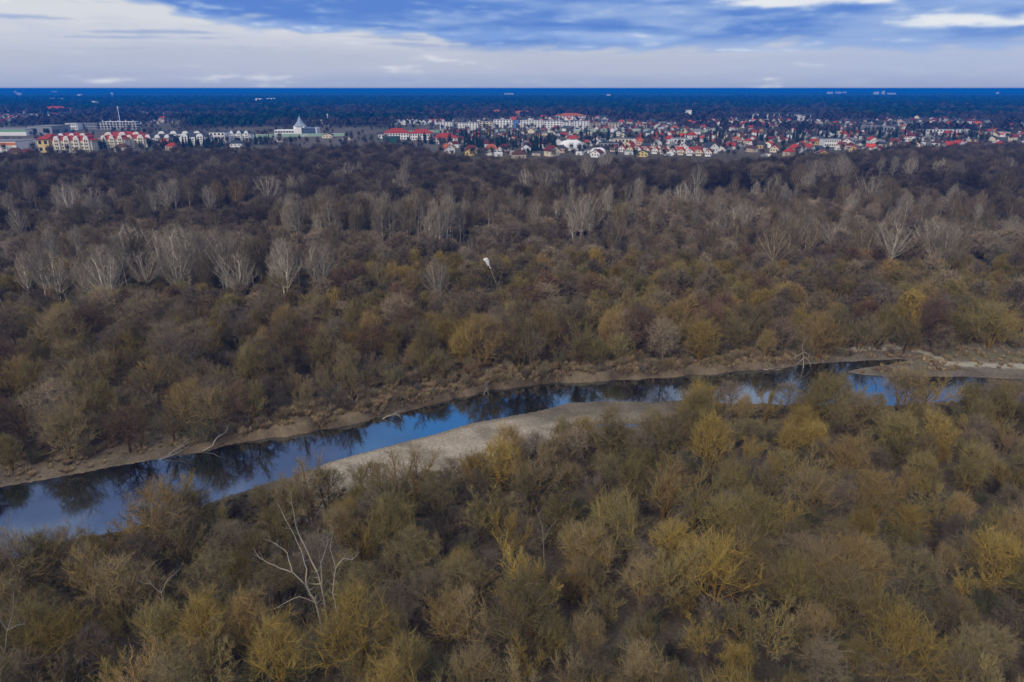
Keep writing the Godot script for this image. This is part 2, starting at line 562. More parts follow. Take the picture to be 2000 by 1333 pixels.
# a crown that fills an egg-shaped outline: limbs to its shell, side branches, then fine twigs
func dome_shape(k: Dictionary) -> Dictionary:
	kind_now = k
	tv = PackedVector3Array()
	tc = PackedColorArray()
	cv = PackedVector3Array()
	cc = PackedColorArray()
	var h: float = k.high
	var mid := Vector3(rng.randf_range(-0.04, 0.04) * h, k.mid * h, rng.randf_range(-0.04, 0.04) * h)
	var reach := Vector3(k.wide * h * rng.randf_range(0.9, 1.1), (1.0 - k.mid) * h, k.wide * h * rng.randf_range(0.9, 1.1))
	var stems: int = k.get("stems", 1)
	var feet := []
	for i in stems:
		var a := TAU * (i + rng.randf()) / stems
		var foot := Vector3(cos(a), 0, sin(a)) * (0.03 * h if stems > 1 else 0.0)
		var top := mid + Vector3(cos(a), 0, sin(a)) * reach.x * (0.35 if stems > 1 else 0.05) + Vector3(0, reach.y * 0.6, 0)
		var pts := PackedVector3Array()
		for q in 7:
			var t := q / 6.0
			pts.append(foot.lerp(top, t) + Vector3(rng.randf() - 0.5, 0, rng.randf() - 0.5) * 0.02 * h * (1.0 if q else 0.0) + Vector3(0, -0.35 if q == 0 else 0.0, 0))
		tube(pts, k.r[0] * (0.75 if stems > 1 else 1.0), k.r[0] * 0.2, 6, k.bark)
		feet.append(pts)
	var limbs: int = k.n[0]
	var lobes := FastNoiseLite.new()
	lobes.seed = rng.randi() % 1000
	lobes.frequency = 1.1
	for i in limbs:
		var y := lerpf(k.low, 1.0, pow((i + rng.randf()) / limbs, 0.8))
		var a := i * 2.39996 + rng.randf() * 0.7
		var f := sqrt(maxf(0.0, 1.0 - y * y))
		var dir := Vector3(cos(a) * f, y, sin(a) * f)
		var tip := mid + dir * reach * rng.randf_range(0.6, 0.98) * (1.0 + 0.5 * lobes.get_noise_3dv(dir))
		var stem: PackedVector3Array = feet[i % stems]
		var out := Vector2(tip.x, tip.z).length()
		var sy: float = clampf(tip.y - out * k.steep, k.bare * h, minf(tip.y * 0.92, h * 0.8))
		var st := clampf(sy / maxf(stem[6].y, 0.1), 0.0, 1.0) * 6.0
		var si := mini(int(st), 5)
		var from := stem[si].lerp(stem[si + 1], st - si)
		var bend: Vector3 = from.lerp(tip, 0.45) + Vector3(0, -0.06, 0) * h * k.sag + Vector3(rng.randf() - 0.5, rng.randf() - 0.5, rng.randf() - 0.5) * 0.07 * h
		var pts := PackedVector3Array()
		for q in 6:
			var t := q / 5.0
			pts.append(from.lerp(bend, t).lerp(bend.lerp(tip, t), t))
		var tone := rng.randf_range(0.75, 1.0)
		tube(pts, k.r[1], k.r[1] * 0.3, 4, Color(k.bark.r * tone, k.bark.g * tone, k.bark.b * tone))
		for b in k.n[1]:
			var t := lerpf(0.3, 1.0, (b + rng.randf()) / k.n[1]) * 5.0
			var pi := mini(int(t), 4)
			var o := pts[pi].lerp(pts[pi + 1], t - pi)
			var d: Vector3 = ((o - mid) / reach + Vector3(rng.randf() - 0.5, rng.randf() - 0.5 + k.up, rng.randf() - 0.5) * 0.9).normalized()
			var e := mid + d * reach * rng.randf_range(0.66, 1.14) * (1.0 + 0.5 * lobes.get_noise_3dv(d))
			var far := o.distance_to(e)
			var most: float = k.side * h
			if far > most:
				e = o.lerp(e, most / far)
			var m := o.lerp(e, 0.5) + Vector3(rng.randf() - 0.5, rng.randf() - 0.2, rng.randf() - 0.5) * 0.12 * o.distance_to(e)
			tone = rng.randf_range(0.7, 1.0)
			ribbon(PackedVector3Array([o, m, e]), k.r[2], k.r[2] * 0.5, Color(k.branch.r * tone, k.branch.g * tone, k.branch.b * tone))
			var along_it := (e - o).normalized()
			for w in k.n[2]:
				var u := lerpf(0.1, 1.0, (w + rng.randf()) / k.n[2])
				var p := o.lerp(m, u * 2.0) if u < 0.5 else m.lerp(e, u * 2.0 - 1.0)
				var td: Vector3 = (along_it * 0.9 + Vector3(rng.randf() - 0.5, rng.randf() - 0.5, rng.randf() - 0.5) * 1.7 + Vector3(0, k.up, 0)).normalized()
				var l: float = k.twig_len * rng.randf_range(0.5, 1.2)
				var c: Color = k.branch.lerp(k.twig, rng.randf_range(0.3, 1.0))
				tone = rng.randf_range(0.7, 1.0)
				c = Color(c.r * tone, c.g * tone, c.b * tone)
				if k.fork:
					var q := p + td * l * 0.45
					ribbon(PackedVector3Array([p, q, p + td * l + Vector3(0, 0.15 * l, 0)]), k.r[3], k.r[3] * 0.6, c)
					ribbon(PackedVector3Array([q, q + (td + Vector3(rng.randf() - 0.5, rng.randf() - 0.3, rng.randf() - 0.5)).normalized() * l * 0.55]), k.r[3] * 0.8, 0.0, c)
				else:
					ribbon(PackedVector3Array([p, p + td * l]), k.r[3], 0.0, c)
	var top := 0.0
	var half := 0.0
	for i in range(0, cv.size(), 5):
		top = maxf(top, cv[i].y)
		half = maxf(half, Vector2(cv[i].x, cv[i].z).length())
	var both := mesh_of(tv, tc)
	mesh_of(cv, cc, both)
	return {"trunk": mesh_of(tv, tc), "crown": mesh_of(cv, cc), "both": both, "height": top, "half": half}


func make_shapes() -> void:
	# low forked willow: limbs fan out from near the ground
	var willow := {"height": 4.2, "levels": 4, "tubes": 1, "lean": 9.0, "thin": 0.5, "seg": [4, 5, 4, 3, 2], "wob": [0.3, 0.35, 0.45, 0.5, 0.6], "up": [0.05, 0.12, 0.16, 0.16, 0.14], "kids": [8, 12, 10, 6], "from": [0.2, 0.15, 0.15, 0.1],
		"ang": [44.0, 40.0, 38.0, 35.0], "ratio": [1.45, 0.42, 0.52, 0.5], "fade": [0.3, 0.45, 0.4, 0.3], "rad": [0.22, 0.075, 0.03, 0.017, 0.0115], "bark": Color(0.7, 0.62, 0.42), "branch": Color(1.0, 0.9, 0.42), "twig": Color(0.78, 0.77, 0.76)}
	var bushy := {"high": 8.6, "mid": 0.45, "wide": 0.5, "low": -0.25, "bare": 0.05, "steep": 0.8, "sag": 0.4, "side": 0.24, "up": 0.35, "twig_len": 1.05, "n": [22, 14, 13], "r": [0.2, 0.06, 0.024, 0.0105], "fork": true, "stems": 4, "bark": Color(0.72, 0.62, 0.42), "branch": Color(1.0, 0.9, 0.46), "twig": Color(0.8, 0.79, 0.76)}
	shapes.willow = []
	for i in 6:
		if i % 2:
			var b := bushy.duplicate(true)
			b.wide = [0.5, 0.42, 0.5, 0.56, 0.5, 0.6][i]
			b.stems = 3 + i % 3
			shapes.willow.append(dome_shape(b))
			continue
		var k := willow.duplicate(true)
		k.kids = [7 + i % 3, 12, 10, 6]
		k.ang = [38.0 + 5.0 * (i % 4), 36.0 + 4.0 * (i % 3), 38.0, 35.0]
		if i == 4:
			k.stems = 3
			k.lean = 18.0
			k.kids = [5, 10, 9, 6]
		shapes.willow.append(make_shape(k))
	shapes.willow_far = []
	for i in 4:
		var b := bushy.duplicate(true)
		b.wide = 0.44 + 0.06 * i
		b.n = [22, 13, 9]
		b.r = [0.26, 0.09, 0.05, 0.027]
		b.fork = false
		b.twig_len = 1.05
		shapes.willow_far.append(dome_shape(b))
	# rounder tree with a trunk and a dense fine crown
	var round := {"high": 10.5, "mid": 0.55, "wide": 0.44, "low": -0.45, "bare": 0.2, "steep": 0.55, "sag": 0.3, "side": 0.2, "up": 0.12, "twig_len": 1.0, "n": [22, 14, 14], "r": [0.24, 0.07, 0.024, 0.0105], "fork": true, "bark": Color(0.62, 0.58, 0.55), "branch": Color(0.74, 0.7, 0.66), "twig": Color(0.95, 0.9, 0.86)}
	shapes.round = []
	for i in 4:
		var b := round.duplicate(true)
		b.wide = 0.38 + 0.05 * i
		b.stems = 1 + i % 2
		shapes.round.append(dome_shape(b))
	shapes.round_far = []
	for i in 5:
		var b := round.duplicate(true)
		b.wide = 0.34 + 0.045 * i
		b.n = [22, 13, 9]
		b.r = [0.28, 0.1, 0.05, 0.03]
		b.fork = false
		b.twig_len = 1.0
		shapes.round_far.append(dome_shape(b))
	# many-stemmed shrub
	var shrub := {"height": 2.6, "levels": 3, "tubes": 0, "stems": 9, "lean": 30.0, "thin": 0.4, "seg": [4, 3, 2, 1], "wob": [0.35, 0.4, 0.5, 0.5], "up": [0.06, 0.08, 0.08, 0.05], "kids": [9, 8, 6], "from": [0.15, 0.1, 0.1],
		"ang": [34.0, 36.0, 36.0], "ratio": [0.5, 0.55, 0.55], "fade": [0.35, 0.35, 0.3], "rad": [0.05, 0.022, 0.014, 0.011], "bark": Color(0.7, 0.66, 0.6), "branch": Color(0.85, 0.8, 0.72), "twig": Color(0.95, 0.93, 0.9)}
	shapes.shrub = []
	for i in 4:
		var k := shrub.duplicate(true)
		k.stems = 8 + i
		k.lean = 24.0 + 5.0 * i
		shapes.shrub.append(make_shape(k))
	shapes.shrub_far = []
	for i in 3:
		var k := shrub.duplicate(true)
		k.kids = [8, 6, 5]
		k.seg = [3, 2, 1, 1]
		k.rad = [0.07, 0.045, 0.036, 0.03]
		shapes.shrub_far.append(make_shape(k))
	# tall poplar: bare pole, ascending limbs, a broom of fine pale twigs
	var poplar := {"high": 23.0, "mid": 0.62, "wide": 0.27, "low": -0.55, "bare": 0.2, "steep": 1.9, "sag": 0.6, "side": 0.13, "up": 0.5, "twig_len": 1.5, "n": [26, 14, 13], "r": [0.40, 0.14, 0.048, 0.016], "fork": true, "bark": Color(1.0, 0.98, 0.93), "branch": Color(0.8, 0.77, 0.7), "twig": Color(0.56, 0.52, 0.46)}
	shapes.poplar = []
	for i in 5:
		var b := poplar.duplicate(true)
		b.wide = 0.30 + 0.045 * i
		b.mid = 0.64 - 0.02 * i
		b.stems = 1 + i % 3
		shapes.poplar.append(dome_shape(b))
	# slim grove poplar
	shapes.slim = []
	for i in 3:
		var b := poplar.duplicate(true)
		b.wide = 0.16 + 0.03 * i
		b.mid = 0.66
		b.bare = 0.3
		b.steep = 2.0
		b.n = [18, 12, 14]
		b.r = [0.30, 0.09, 0.04, 0.016]
		shapes.slim.append(dome_shape(b))
	# birch, drooping twigs
	var birch := poplar.duplicate(true)
	birch.wide = 0.2
	birch.up = -0.3
	birch.r = [0.2, 0.05, 0.03, 0.017]
	birch.n = [18, 12, 12]
	shapes.birch = [dome_shape(birch), dome_shape(birch)]


var woods := []      # every tree to be planted: {kind, shape, n, tint, at, turn, size, what, rank}


func plant(kind: String, shape: String, tint: Color, x: float, z: float, size: float, what: String) -> void:
	var y: float = land(x, z)[0] if z > -225.0 else 0.0
	var level: float = [0.76, 1.0, 1.0, 1.28, 0.76, 1.0, 1.28, 1.4 if tint == MUSTARD else 1.0][rng.randi() % 8]
	var n: int = (int(tint.r * 1000.0) + int(level * 10.0) + rng.randi() % 2) % shapes[shape].size()
	woods.append({"kind": kind, "shape": shape, "n": n, "word": WORDS[tint], "tint": Color(tint.r * level, tint.g * level, tint.b * level), "at": Vector3(x, y - 0.05, z), "turn": rng.randf() * TAU, "size": size, "what": what})


func vary(c: Color, much := 0.18) -> Color:
	var k := rng.randf_range(1.0 - much, 1.0 + much)
	return Color(c.r * k * rng.randf_range(0.94, 1.06), c.g * k, c.b * k * rng.randf_range(0.92, 1.08))


# reflectances of twigs
const MUSTARD := Color(0.35, 0.268, 0.108)
const OLIVE := Color(0.285, 0.24, 0.13)
const OCHRE := Color(0.36, 0.268, 0.148)
const TAN := Color(0.335, 0.27, 0.188)
const GREYBROWN := Color(0.265, 0.22, 0.152)
const LIGHTBROWN := Color(0.375, 0.315, 0.24)
const PLUM := Color(0.225, 0.187, 0.15)
const GREYGREEN := Color(0.17, 0.168, 0.10)
const DARK := Color(0.122, 0.098, 0.08)
const RUST := Color(0.22, 0.145, 0.10)
const PALE := Color(0.52, 0.47, 0.40)
const SILVER := Color(0.64, 0.61, 0.56)
const WORDS := {MUSTARD: "mustard", OLIVE: "olive", OCHRE: "ochre", TAN: "tan", GREYBROWN: "grey-brown", LIGHTBROWN: "light brown", PLUM: "plum-brown", GREYGREEN: "grey-green", DARK: "dark brown", RUST: "rusty brown", PALE: "pale grey", SILVER: "silver"}


func pick(list: Array) -> Color:
	return list[rng.randi() % list.size()]


func in_meadow(x: float, z: float, grown: float) -> bool:
	for m in meadows:
		var c: Vector2 = m[0]
		var dz: float = z - c.y
		var hz: float = m[2] + (grown * 4.0 if dz > 0.0 else grown)
		if Vector2((x - c.x) / (m[1] + grown), dz / hz).length() < 1.0:
			return true
	return false


func make_trees() -> void:
	make_shapes()
	# --- near thicket, this side of the river
	var step := 5.1
	var z := -56.0
	while z > -178.0:
		var reach := -z * 0.86 + 30.0
		var x := -reach
		while x < reach:
			var px := x + rng.randf_range(-0.45, 0.45) * step
			var pz := z + rng.randf_range(-0.45, 0.45) * step
			if pz > along(near_wood, px) + 0.5:
				var n := wide_noise.get_noise_2d(px * 2.2 + 300.0, pz * 2.2)
				var q := rng.randf()
				var by_water: bool = pz < along(near_wood, px) + 12.0
				var small := clampf(0.72 + 0.04 * (pz - along(near_wood, px)), 0.7, 1.1) if px < 40.0 and px > -46.0 else ((1.15 if px < 0.0 else 1.12) if by_water else 1.0)
				if q < 0.62:
					var col := pick([MUSTARD, MUSTARD, OLIVE, OLIVE, OCHRE, TAN] if n > -0.1 else [OLIVE, GREYBROWN, MUSTARD, TAN, OLIVE])
					plant("willow_tree", "willow", col, px, pz, (0.6 + 0.68 * pow(rng.randf(), 1.6)) * small, "near thicket")
				elif q < 0.78:
					plant("bare_tree", "round", pick([PLUM, GREYBROWN, OLIVE, TAN]), px, pz, rng.randf_range(0.5, 0.85) * small, "near thicket")
				else:
					plant("bare_shrub", "shrub", pick([GREYGREEN, DARK, PLUM, GREYGREEN, OLIVE]), px, pz, rng.randf_range(1.0, 1.6), "near thicket")
			x += step
		z -= step
	# shrubs between them, tinted dark to paint shade into the gaps
	step = 4.6
	z = -54.0
	while z > -176.0:
		var reach := -z * 0.84 + 20.0
		var x := -reach
		while x < reach:
			var px := x + rng.randf_range(-0.5, 0.5) * step
			var pz := z + rng.randf_range(-0.5, 0.5) * step
			if pz > along(near_wood, px) and rng.randf() < 0.75:
				plant("bare_shrub", "shrub", pick([GREYGREEN, DARK, DARK, PLUM, DARK, GREYGREEN]), px, pz, rng.randf_range(0.6, 1.2), "near thicket")
			x += step
		z -= step
	# --- beyond the river: willows and brush
	z = -100.0
	step = 5.5
	while z > -285.0:
		var reach := -z * 0.78 + 20.0
		var x := -reach
		while x < reach:
			var px := x + rng.randf_range(-0.45, 0.45) * step
			var pz := z + rng.randf_range(-0.45, 0.45) * step
			if pz < along(far_wood, px) + 2.5 and shore(Vector2(px, pz)) > 2.4:
				var behind := along(far_wood, px) - pz
				var n := wide_noise.get_noise_2d(px * 1.3, pz * 1.3 + 500.0)
				var west := smoothstep(-20.0, -80.0, px)
				var q := rng.randf()
				var list := [OLIVE, MUSTARD, OLIVE, GREYBROWN, OCHRE] if n > 0.0 - 0.25 * (1.0 - west) else [GREYBROWN, TAN, PLUM, OLIVE]
				if west > 0.5 and behind < 45.0:
					list = [TAN, GREYBROWN, GREYBROWN, OCHRE, OLIVE, PLUM]
				if q < 0.66:
					plant("willow_tree", "willow" if pz > -205.0 else "willow_far", pick(list), px, pz, (0.66 + 0.68 * pow(rng.randf(), 1.5)) * (1.3 if behind < 7.0 else 1.0), "far bank wood")
				elif q < 0.82:
					plant("bare_tree", "round" if pz > -205.0 else "round_far", pick([PLUM, GREYBROWN, TAN, RUST]), px, pz, rng.randf_range(0.85, 1.3), "far bank wood")
				else:
					plant("bare_shrub", "shrub" if pz > -190.0 else "shrub_far", pick([GREYGREEN, PLUM, GREYBROWN, DARK]), px, pz, rng.randf_range(1.3, 2.1), "far bank wood")
				if rng.randf() < 0.6:
					plant("bare_shrub", "shrub_far", pick([GREYGREEN, PLUM, DARK, GREYBROWN]), px + rng.randf_range(-4, 4), minf(pz + rng.randf_range(-4, 4), along(far_wood, px) - 1.0), rng.randf_range(0.6, 1.2), "far bank wood")
			x += step
		z -= step
	for i in 420:
		var px := rng.randf_range(-130.0, 120.0)
		var pz := along(far_wood, px) + rng.randf_range(-2.0, 9.0)
		var off := shore(Vector2(px, pz))
		if off > 1.3 and (beach(px, true) < 0.5 or off > 9.0):
			plant("bare_shrub", "shrub_far", pick([TAN, GREYBROWN, OLIVE, PLUM, OCHRE]), px, pz, rng.randf_range(0.3, 0.85), "far bank")
	# --- mixed wood
	step = 6.4
	while z > -425.0:
		var reach := -z * 0.76 + 20.0
		var x := -reach
		while x < reach:
			var px := x + rng.randf_range(-0.5, 0.5) * step
			var pz := z + rng.randf_range(-0.5, 0.5) * step
			var n := wide_noise.get_noise_2d(px * 0.9 + 90.0, pz * 0.9)
			if in_meadow(px, pz, 0.0):
				pass
			elif in_meadow(px, pz, 14.0):
				if rng.randf() < 0.7:
					plant("bare_shrub", "shrub_far", pick([PLUM, DARK, GREYBROWN]), px, pz, rng.randf_range(0.6, 1.0), "mixed wood")
			elif rng.randf() < 0.72:
				var list := [GREYBROWN, LIGHTBROWN, TAN, LIGHTBROWN, TAN] if n > -0.16 else [PLUM, PLUM, GREYBROWN]
				if px < -20.0 and pz < -330.0:
					list = [DARK, PLUM, GREYBROWN]
				plant("bare_tree", "round_far", pick(list), px, pz, rng.randf_range(0.7, 1.4), "mixed wood")
			else:
				plant("bare_shrub", "shrub_far", pick([PLUM, DARK, GREYBROWN, RUST]), px, pz, rng.randf_range(1.0, 1.9), "mixed wood")
			x += step
		z -= step
	# --- dark old wood up to the town
	step = 8.0
	while z > -800.0:
		var reach := -z * 0.75 + 20.0
		var x := -reach
		while x < reach:
			var px := x + rng.randf_range(-0.5, 0.5) * step
			var pz := z + rng.randf_range(-0.5, 0.5) * step
			if pz > along(wood_edge, px):
				if in_meadow(px, pz, 0.0):
					pass
				elif in_meadow(px, pz, 14.0):
					if rng.randf() < 0.75:
						plant("bare_shrub", "shrub_far", pick([DARK, DARK, PLUM]), px, pz, rng.randf_range(0.8, 1.3), "dark wood")
				else:
					var n := wide_noise.get_noise_2d(px * 0.7 + 40.0, pz * 0.7)
					plant("bare_tree", "round_far", pick([DARK, DARK, PLUM, DARK, GREYBROWN] if n > 0.1 else [DARK, DARK, DARK, PLUM]), px, pz, rng.randf_range(1.15, 1.7), "dark wood")
			x += step
		z -= step
	var clear := []
	var tall := poplar_spots()
	for i in 22:   # the pale group in the west
		tall.append([rng.randf_range(-158.0, -66.0), rng.randf_range(-292.0, -238.0), rng.randf_range(17.0, 25.0), pick([PALE, PALE, GREYBROWN]), "poplar" if rng.randf() < 0.7 else "slim"])
	for i in 26:   # rising out of the dark wood
		var pz := rng.randf_range(-600.0, -400.0)
		tall.append([pz * rng.randf_range(-0.68, 0.68), pz, rng.randf_range(18.0, 24.0), pick([PALE, PALE, TAN, GREYBROWN]), "poplar"])
	for p in tall:
		clear.append(Vector2(p[0], p[1]))
	clear.append(Vector2(Vector2(-5.2, -251.1).x, Vector2(-5.2, -251.1).y))
	clear.append(Vector2(Vector2(-5.2, -251.1).x - 3.0, Vector2(-5.2, -251.1).y))
	var snag := Vector2(Vector2(-24.5, -76.4).x, Vector2(-24.5, -76.4).y)
	woods = woods.filter(func(t):
		var by := Vector2(t.at.x, t.at.z) - snag
		if t.at.z > -225.0 and absf(by.x) < 5.0 and by.y > -3.0 and by.y < 7.0:
			return t.kind == "bare_shrub"
		if t.at.z > -192.0 or t.kind == "bare_shrub":
			return true
		for c in clear:
			var dx: float = absf(t.at.x - c.x)
			var dz: float = t.at.z - c.y
			if dx < 5.0 and absf(dz) < 5.0:
				return false
			if dx < 6.5 and dz > 0.0 and dz < 30.0:
				t.size *= 0.62
				return true
		return true)
	# --- pale poplars that rise above the rest: x, z, height, tint, wide or slim
	for p in tall:
		plant("poplar_tree", p[4], p[3], p[0], p[1], p[2] / 22.0, "")
		woods[woods.size() - 1].real = p[2] * (1.12 if p[1] < -330.0 else 1.0)
	for i in 78:   # the grove
		var px := rng.randf_range(-112.0, -28.0)
		var pz := rng.randf_range(-352.0, -318.0) - 0.12 * (px + 28.0)
		plant("poplar_tree", "slim", pick([PALE, PALE, TAN, GREYBROWN]), px, pz, 1.0, "")
		woods[woods.size() - 1].real = rng.randf_range(20.0, 27.0)
	for i in 26:   # pale strip far west
		var px := rng.randf_range(-470.0, -350.0)
		plant("poplar_tree", "slim", pick([PALE, GREYBROWN]), px, rng.randf_range(-560.0, -520.0), 1.0, "")
		woods[woods.size() - 1].real = rng.randf_range(20.0, 25.0)
	for a in [[-190.0, -60.0, -300.0, -240.0, 36], [-300.0, -190.0, -430.0, -345.0, 36], [0.0, 85.0, -470.0, -345.0, 36], [90.0, 260.0, -430.0, -310.0, 60], [-60.0, 40.0, -420.0, -330.0, 30]]:   # slim stands
		for i in a[4]:
			plant("poplar_tree", "slim", pick([PALE, LIGHTBROWN, PALE, TAN, GREYBROWN]), rng.randf_range(a[0], a[1]), rng.randf_range(a[2], a[3]), 1.0, "")
			woods[woods.size() - 1].real = rng.randf_range(15.0, 22.0)
	for i in 30:   # scattered through the mixed wood to the east
		var px := rng.randf_range(40.0, 270.0)
		plant("poplar_tree", "poplar", pick([PALE, TAN, GREYBROWN, TAN]), px, rng.randf_range(-370.0, -280.0), 1.0, "")
		woods[woods.size() - 1].real = rng.randf_range(14.0, 20.0)
	for p in [[180.1, -459.7, 10.9], [175.0, -455.5, 10.2], [199.2, -437.4, 7.7], [196.3, -418.8, 9.8], [46.5, -249.1, 11.5], [-143.9, -455.5, 12.7]]:
		plant("birch_tree", "birch", SILVER, p[0], p[1], 1.0, "")
		woods[woods.size() - 1].real = p[2]
	sow()


func poplar_spots() -> Array:
	var w := "poplar"
	var s := "slim"
	return [[-154.8, -228.9, 25.6, PALE, s], [-155.7, -236.1, 20.8, PALE, w], [-163.2, -233.1, 21.1, PALE, s], [-133.8, -228.9, 22.3, PALE, w], [-137.4, -231.9, 21.0, PALE, w], [-144.8, -234.3, 17.4, PALE, w], [-119.7, -256.1, 25.9, PALE, w], [-113.7, -251.1, 27.5, PALE, s], [-127.9, -265.7, 23.1, PALE, w], [-103.3, -251.1, 25.5, PALE, w], [-137.1, -255.4, 23.1, GREYBROWN, s], [-135.1, -255.4, 22.4, GREYBROWN, s], [-130.6, -259.7, 12.5, PALE, w],
		[-242.3, -393.5, 21.6, PALE, w], [-259.1, -410.0, 18.5, PALE, s], [-244.4, -420.6, 16.8, PALE, w], [-233.6, -338.4, 17.0, PALE, w], [-225.3, -343.3, 14.8, GREYBROWN, w], [-227.2, -361.3, 9.9, PALE, w], [-199.0, -275.2, 16.3, PALE, w], [-242.0, -345.7, 11.2, GREYBROWN, w], [-194.9, -406.6, 21.7, PALE, w], [-192.6, -411.7, 21.7, PALE, s], [-172.6, -411.7, 18.2, PALE, w], [-185.4, -413.5, 22.0, GREYBROWN, s], [-171.0, -420.6, 20.0, OCHRE, w], [-162.7, -424.2, 20.2, OCHRE, w],
		[-147.2, -435.4, 21.9, PALE, w], [-140.2, -464.0, 17.8, PALE, w], [-134.2, -468.4, 18.2, PALE, s], [-246.0, -472.8, 13.2, PALE, w], [-203.5, -403.3, 13.7, GREYBROWN, w], [-237.0, -556.8, 15.3, PALE, w], [-257.4, -556.8, 11.5, GREYBROWN, w], [-148.1, -563.0, 15.4, PALE, w], [-125.3, -556.8, 17.6, PALE, w], [-116.7, -556.8, 17.2, PALE, s], [-107.4, -451.3, 13.9, TAN, w], [-108.0, -420.6, 16.0, TAN, w], [-113.5, -333.7, 11.6, GREYBROWN, s], [-115.5, -326.8, 10.9, PALE, s],
		[-25.3, -238.0, 17.6, PALE, w], [-46.5, -249.1, 16.5, OLIVE, w], [-79.0, -233.1, 12.8, OLIVE, "round"], [9.6, -486.7, 19.5, PALE, w], [21.4, -486.7, 20.2, PALE, w], [29.3, -486.7, 21.9, PALE, w], [35.9, -459.7, 16.0, GREYBROWN, s], [35.7, -345.7, 23.4, PALE, w], [32.2, -343.3, 21.4, PALE, w], [55.0, -364.0, 15.6, OLIVE, w], [59.7, -364.0, 14.6, OLIVE, w], [71.8, -361.3, 12.4, PALE, w], [43.0, -307.7, 11.7, TAN, w], [53.6, -305.7, 10.8, TAN, w], [27.8, -322.4, 18.6, PALE, s], [-23.7, -345.7, 16.1, TAN, w], [-17.9, -306.7, 11.9, GREYBROWN, s],
		[104.6, -403.3, 18.2, PALE, w], [111.8, -356.0, 16.3, PALE, w], [114.6, -353.4, 15.7, PALE, w], [233.5, -516.8, 25.5, PALE, w], [230.2, -522.2, 23.6, PALE, w], [225.2, -544.8, 20.9, PALE, w], [220.6, -544.8, 20.2, PALE, s], [286.1, -569.4, 19.5, PALE, s], [296.1, -569.4, 20.2, PALE, s], [310.1, -569.4, 19.5, PALE, w], [328.6, -563.0, 19.3, PALE, w], [335.7, -563.0, 18.9, TAN, w], [343.2, -563.0, 18.1, PALE, w], [335.6, -516.8, 14.3, PALE, w], [403.6, -596.2, 18.3, PALE, w], [394.9, -589.2, 17.7, TAN, w],
		[155.9, -290.6, 22.0, PALE, w], [176.7, -299.9, 21.1, PALE, w], [185.9, -305.7, 18.2, PALE, w], [121.7, -306.7, 18.9, TAN, w], [153.6, -322.4, 15.0, TAN, w], [131.5, -311.8, 15.9, TAN, w], [102.5, -292.4, 14.0, TAN, w], [175.7, -275.2, 17.3, TAN, w], [176.0, -239.3, 16.3, GREYBROWN, s], [-84.8, -459.7, 15.4, PALE, s], [-76.7, -470.6, 14.7, PALE, s], [-62.9, -424.2, 9.9, PALE, s]]


# the largest three hundred of a kind become things; the rest of the wood is one mass
func sow() -> void:
	var most := {"willow_tree": 300, "bare_tree": 300, "bare_shrub": 300, "poplar_tree": 300, "birch_tree": 20}
	var words := {"willow_tree": "bushy willow", "bare_tree": "round bare tree", "bare_shrub": "leafless shrub", "poplar_tree": "bare poplar", "birch_tree": "white-stemmed bare birch"}
	var groups := {"willow_tree": "leafless willows of the river valley", "bare_tree": "bare broadleaved trees of the woods", "bare_shrub": "leafless shrubs of the thickets", "poplar_tree": "tall pale poplars above the woods", "birch_tree": "white birches among the brush"}
	var bark := {"willow_tree": Color(0.8, 0.72, 0.6), "bare_tree": Color(0.8, 0.8, 0.85), "bare_shrub": Color(0.8, 0.8, 0.8), "poplar_tree": Color(1.35, 1.35, 1.35), "birch_tree": Color(1.3, 1.3, 1.3)}
	var by_kind := {}
	for t in woods:
		var s: Dictionary = shapes[t.shape][t.n]
		if t.has("real"):
			t.size = t.real / s.height
		var mid: Vector3 = t.at + Vector3(0, s.height * t.size * 0.6, 0)
		var at := seen_at(mid)
		var px: float = s.height * t.size / mid.distance_to(cam.position)
		t.mid = mid
		t.rank = px if at.x > 0.5 and at.x < 99.5 and at.y > 1.0 and at.y < 99.0 else 0.0
		if at.x < -14.0 or at.x > 114.0 or at.y > 118.0:
			continue
		by_kind.get_or_add(t.kind, []).append(t)
	var rest := {}
	for kind in by_kind:
		var list: Array = by_kind[kind]
		list.sort_custom(func(a, b): return a.rank > b.rank)
		for i in list.size():
			var t: Dictionary = list[i]
			if i >= most[kind] or t.rank == 0.0:
				rest.get_or_add(t.shape, []).append(t)
				continue
			var s: Dictionary = shapes[t.shape][t.n]
			var o := base(kind, t.at, t.turn)
			o.scale = Vector3(t.size, t.size, t.size)
			var c: Color = t.tint
			var b: Color = bark[kind]
			part(o, "trunk", s.trunk, tinted(c.r * b.r, c.g * b.g, c.b * b.b))
			part(o, "crown", s.crown, tinted(c.r, c.g, c.b))
			tag(o, placed_label("%s %s%s" % [t.word, words[kind], ", " + t.what if t.what else ""], t.mid), "shrub" if kind == "bare_shrub" else "tree", groups[kind])
	var mass := base("forest", Vector3.ZERO)
	tag(mass, "brown mass of leafless woodland filling the valley up to the town", "forest", "", "stuff")
	for shape in rest:
		var split := {}
		for t in rest[shape]:
			split.get_or_add(t.n, []).append(t)
		for n in split:
			scatter(mass, "woodland", shapes[shape][n].both, split[n])


func scatter(parent: Node, called: String, mesh: Mesh, list: Array) -> void:
	var mm := MultiMesh.new()
	mm.transform_format = MultiMesh.TRANSFORM_3D
	mm.use_colors = true
	mm.mesh = mesh
	mm.instance_count = list.size()
	for i in list.size():
		var t: Dictionary = list[i]
		mm.set_instance_transform(i, Transform3D(Basis(Vector3.UP, t.turn).scaled(Vector3.ONE * t.size), t.at))
		mm.set_instance_color(i, vary(t.tint))
	var o := MultiMeshInstance3D.new()
	o.name = called
	o.multimesh = mm
	o.material_override = tinted(1, 1, 1)
	o.set_meta("kind", "stuff")
	parent.add_child(o, true)


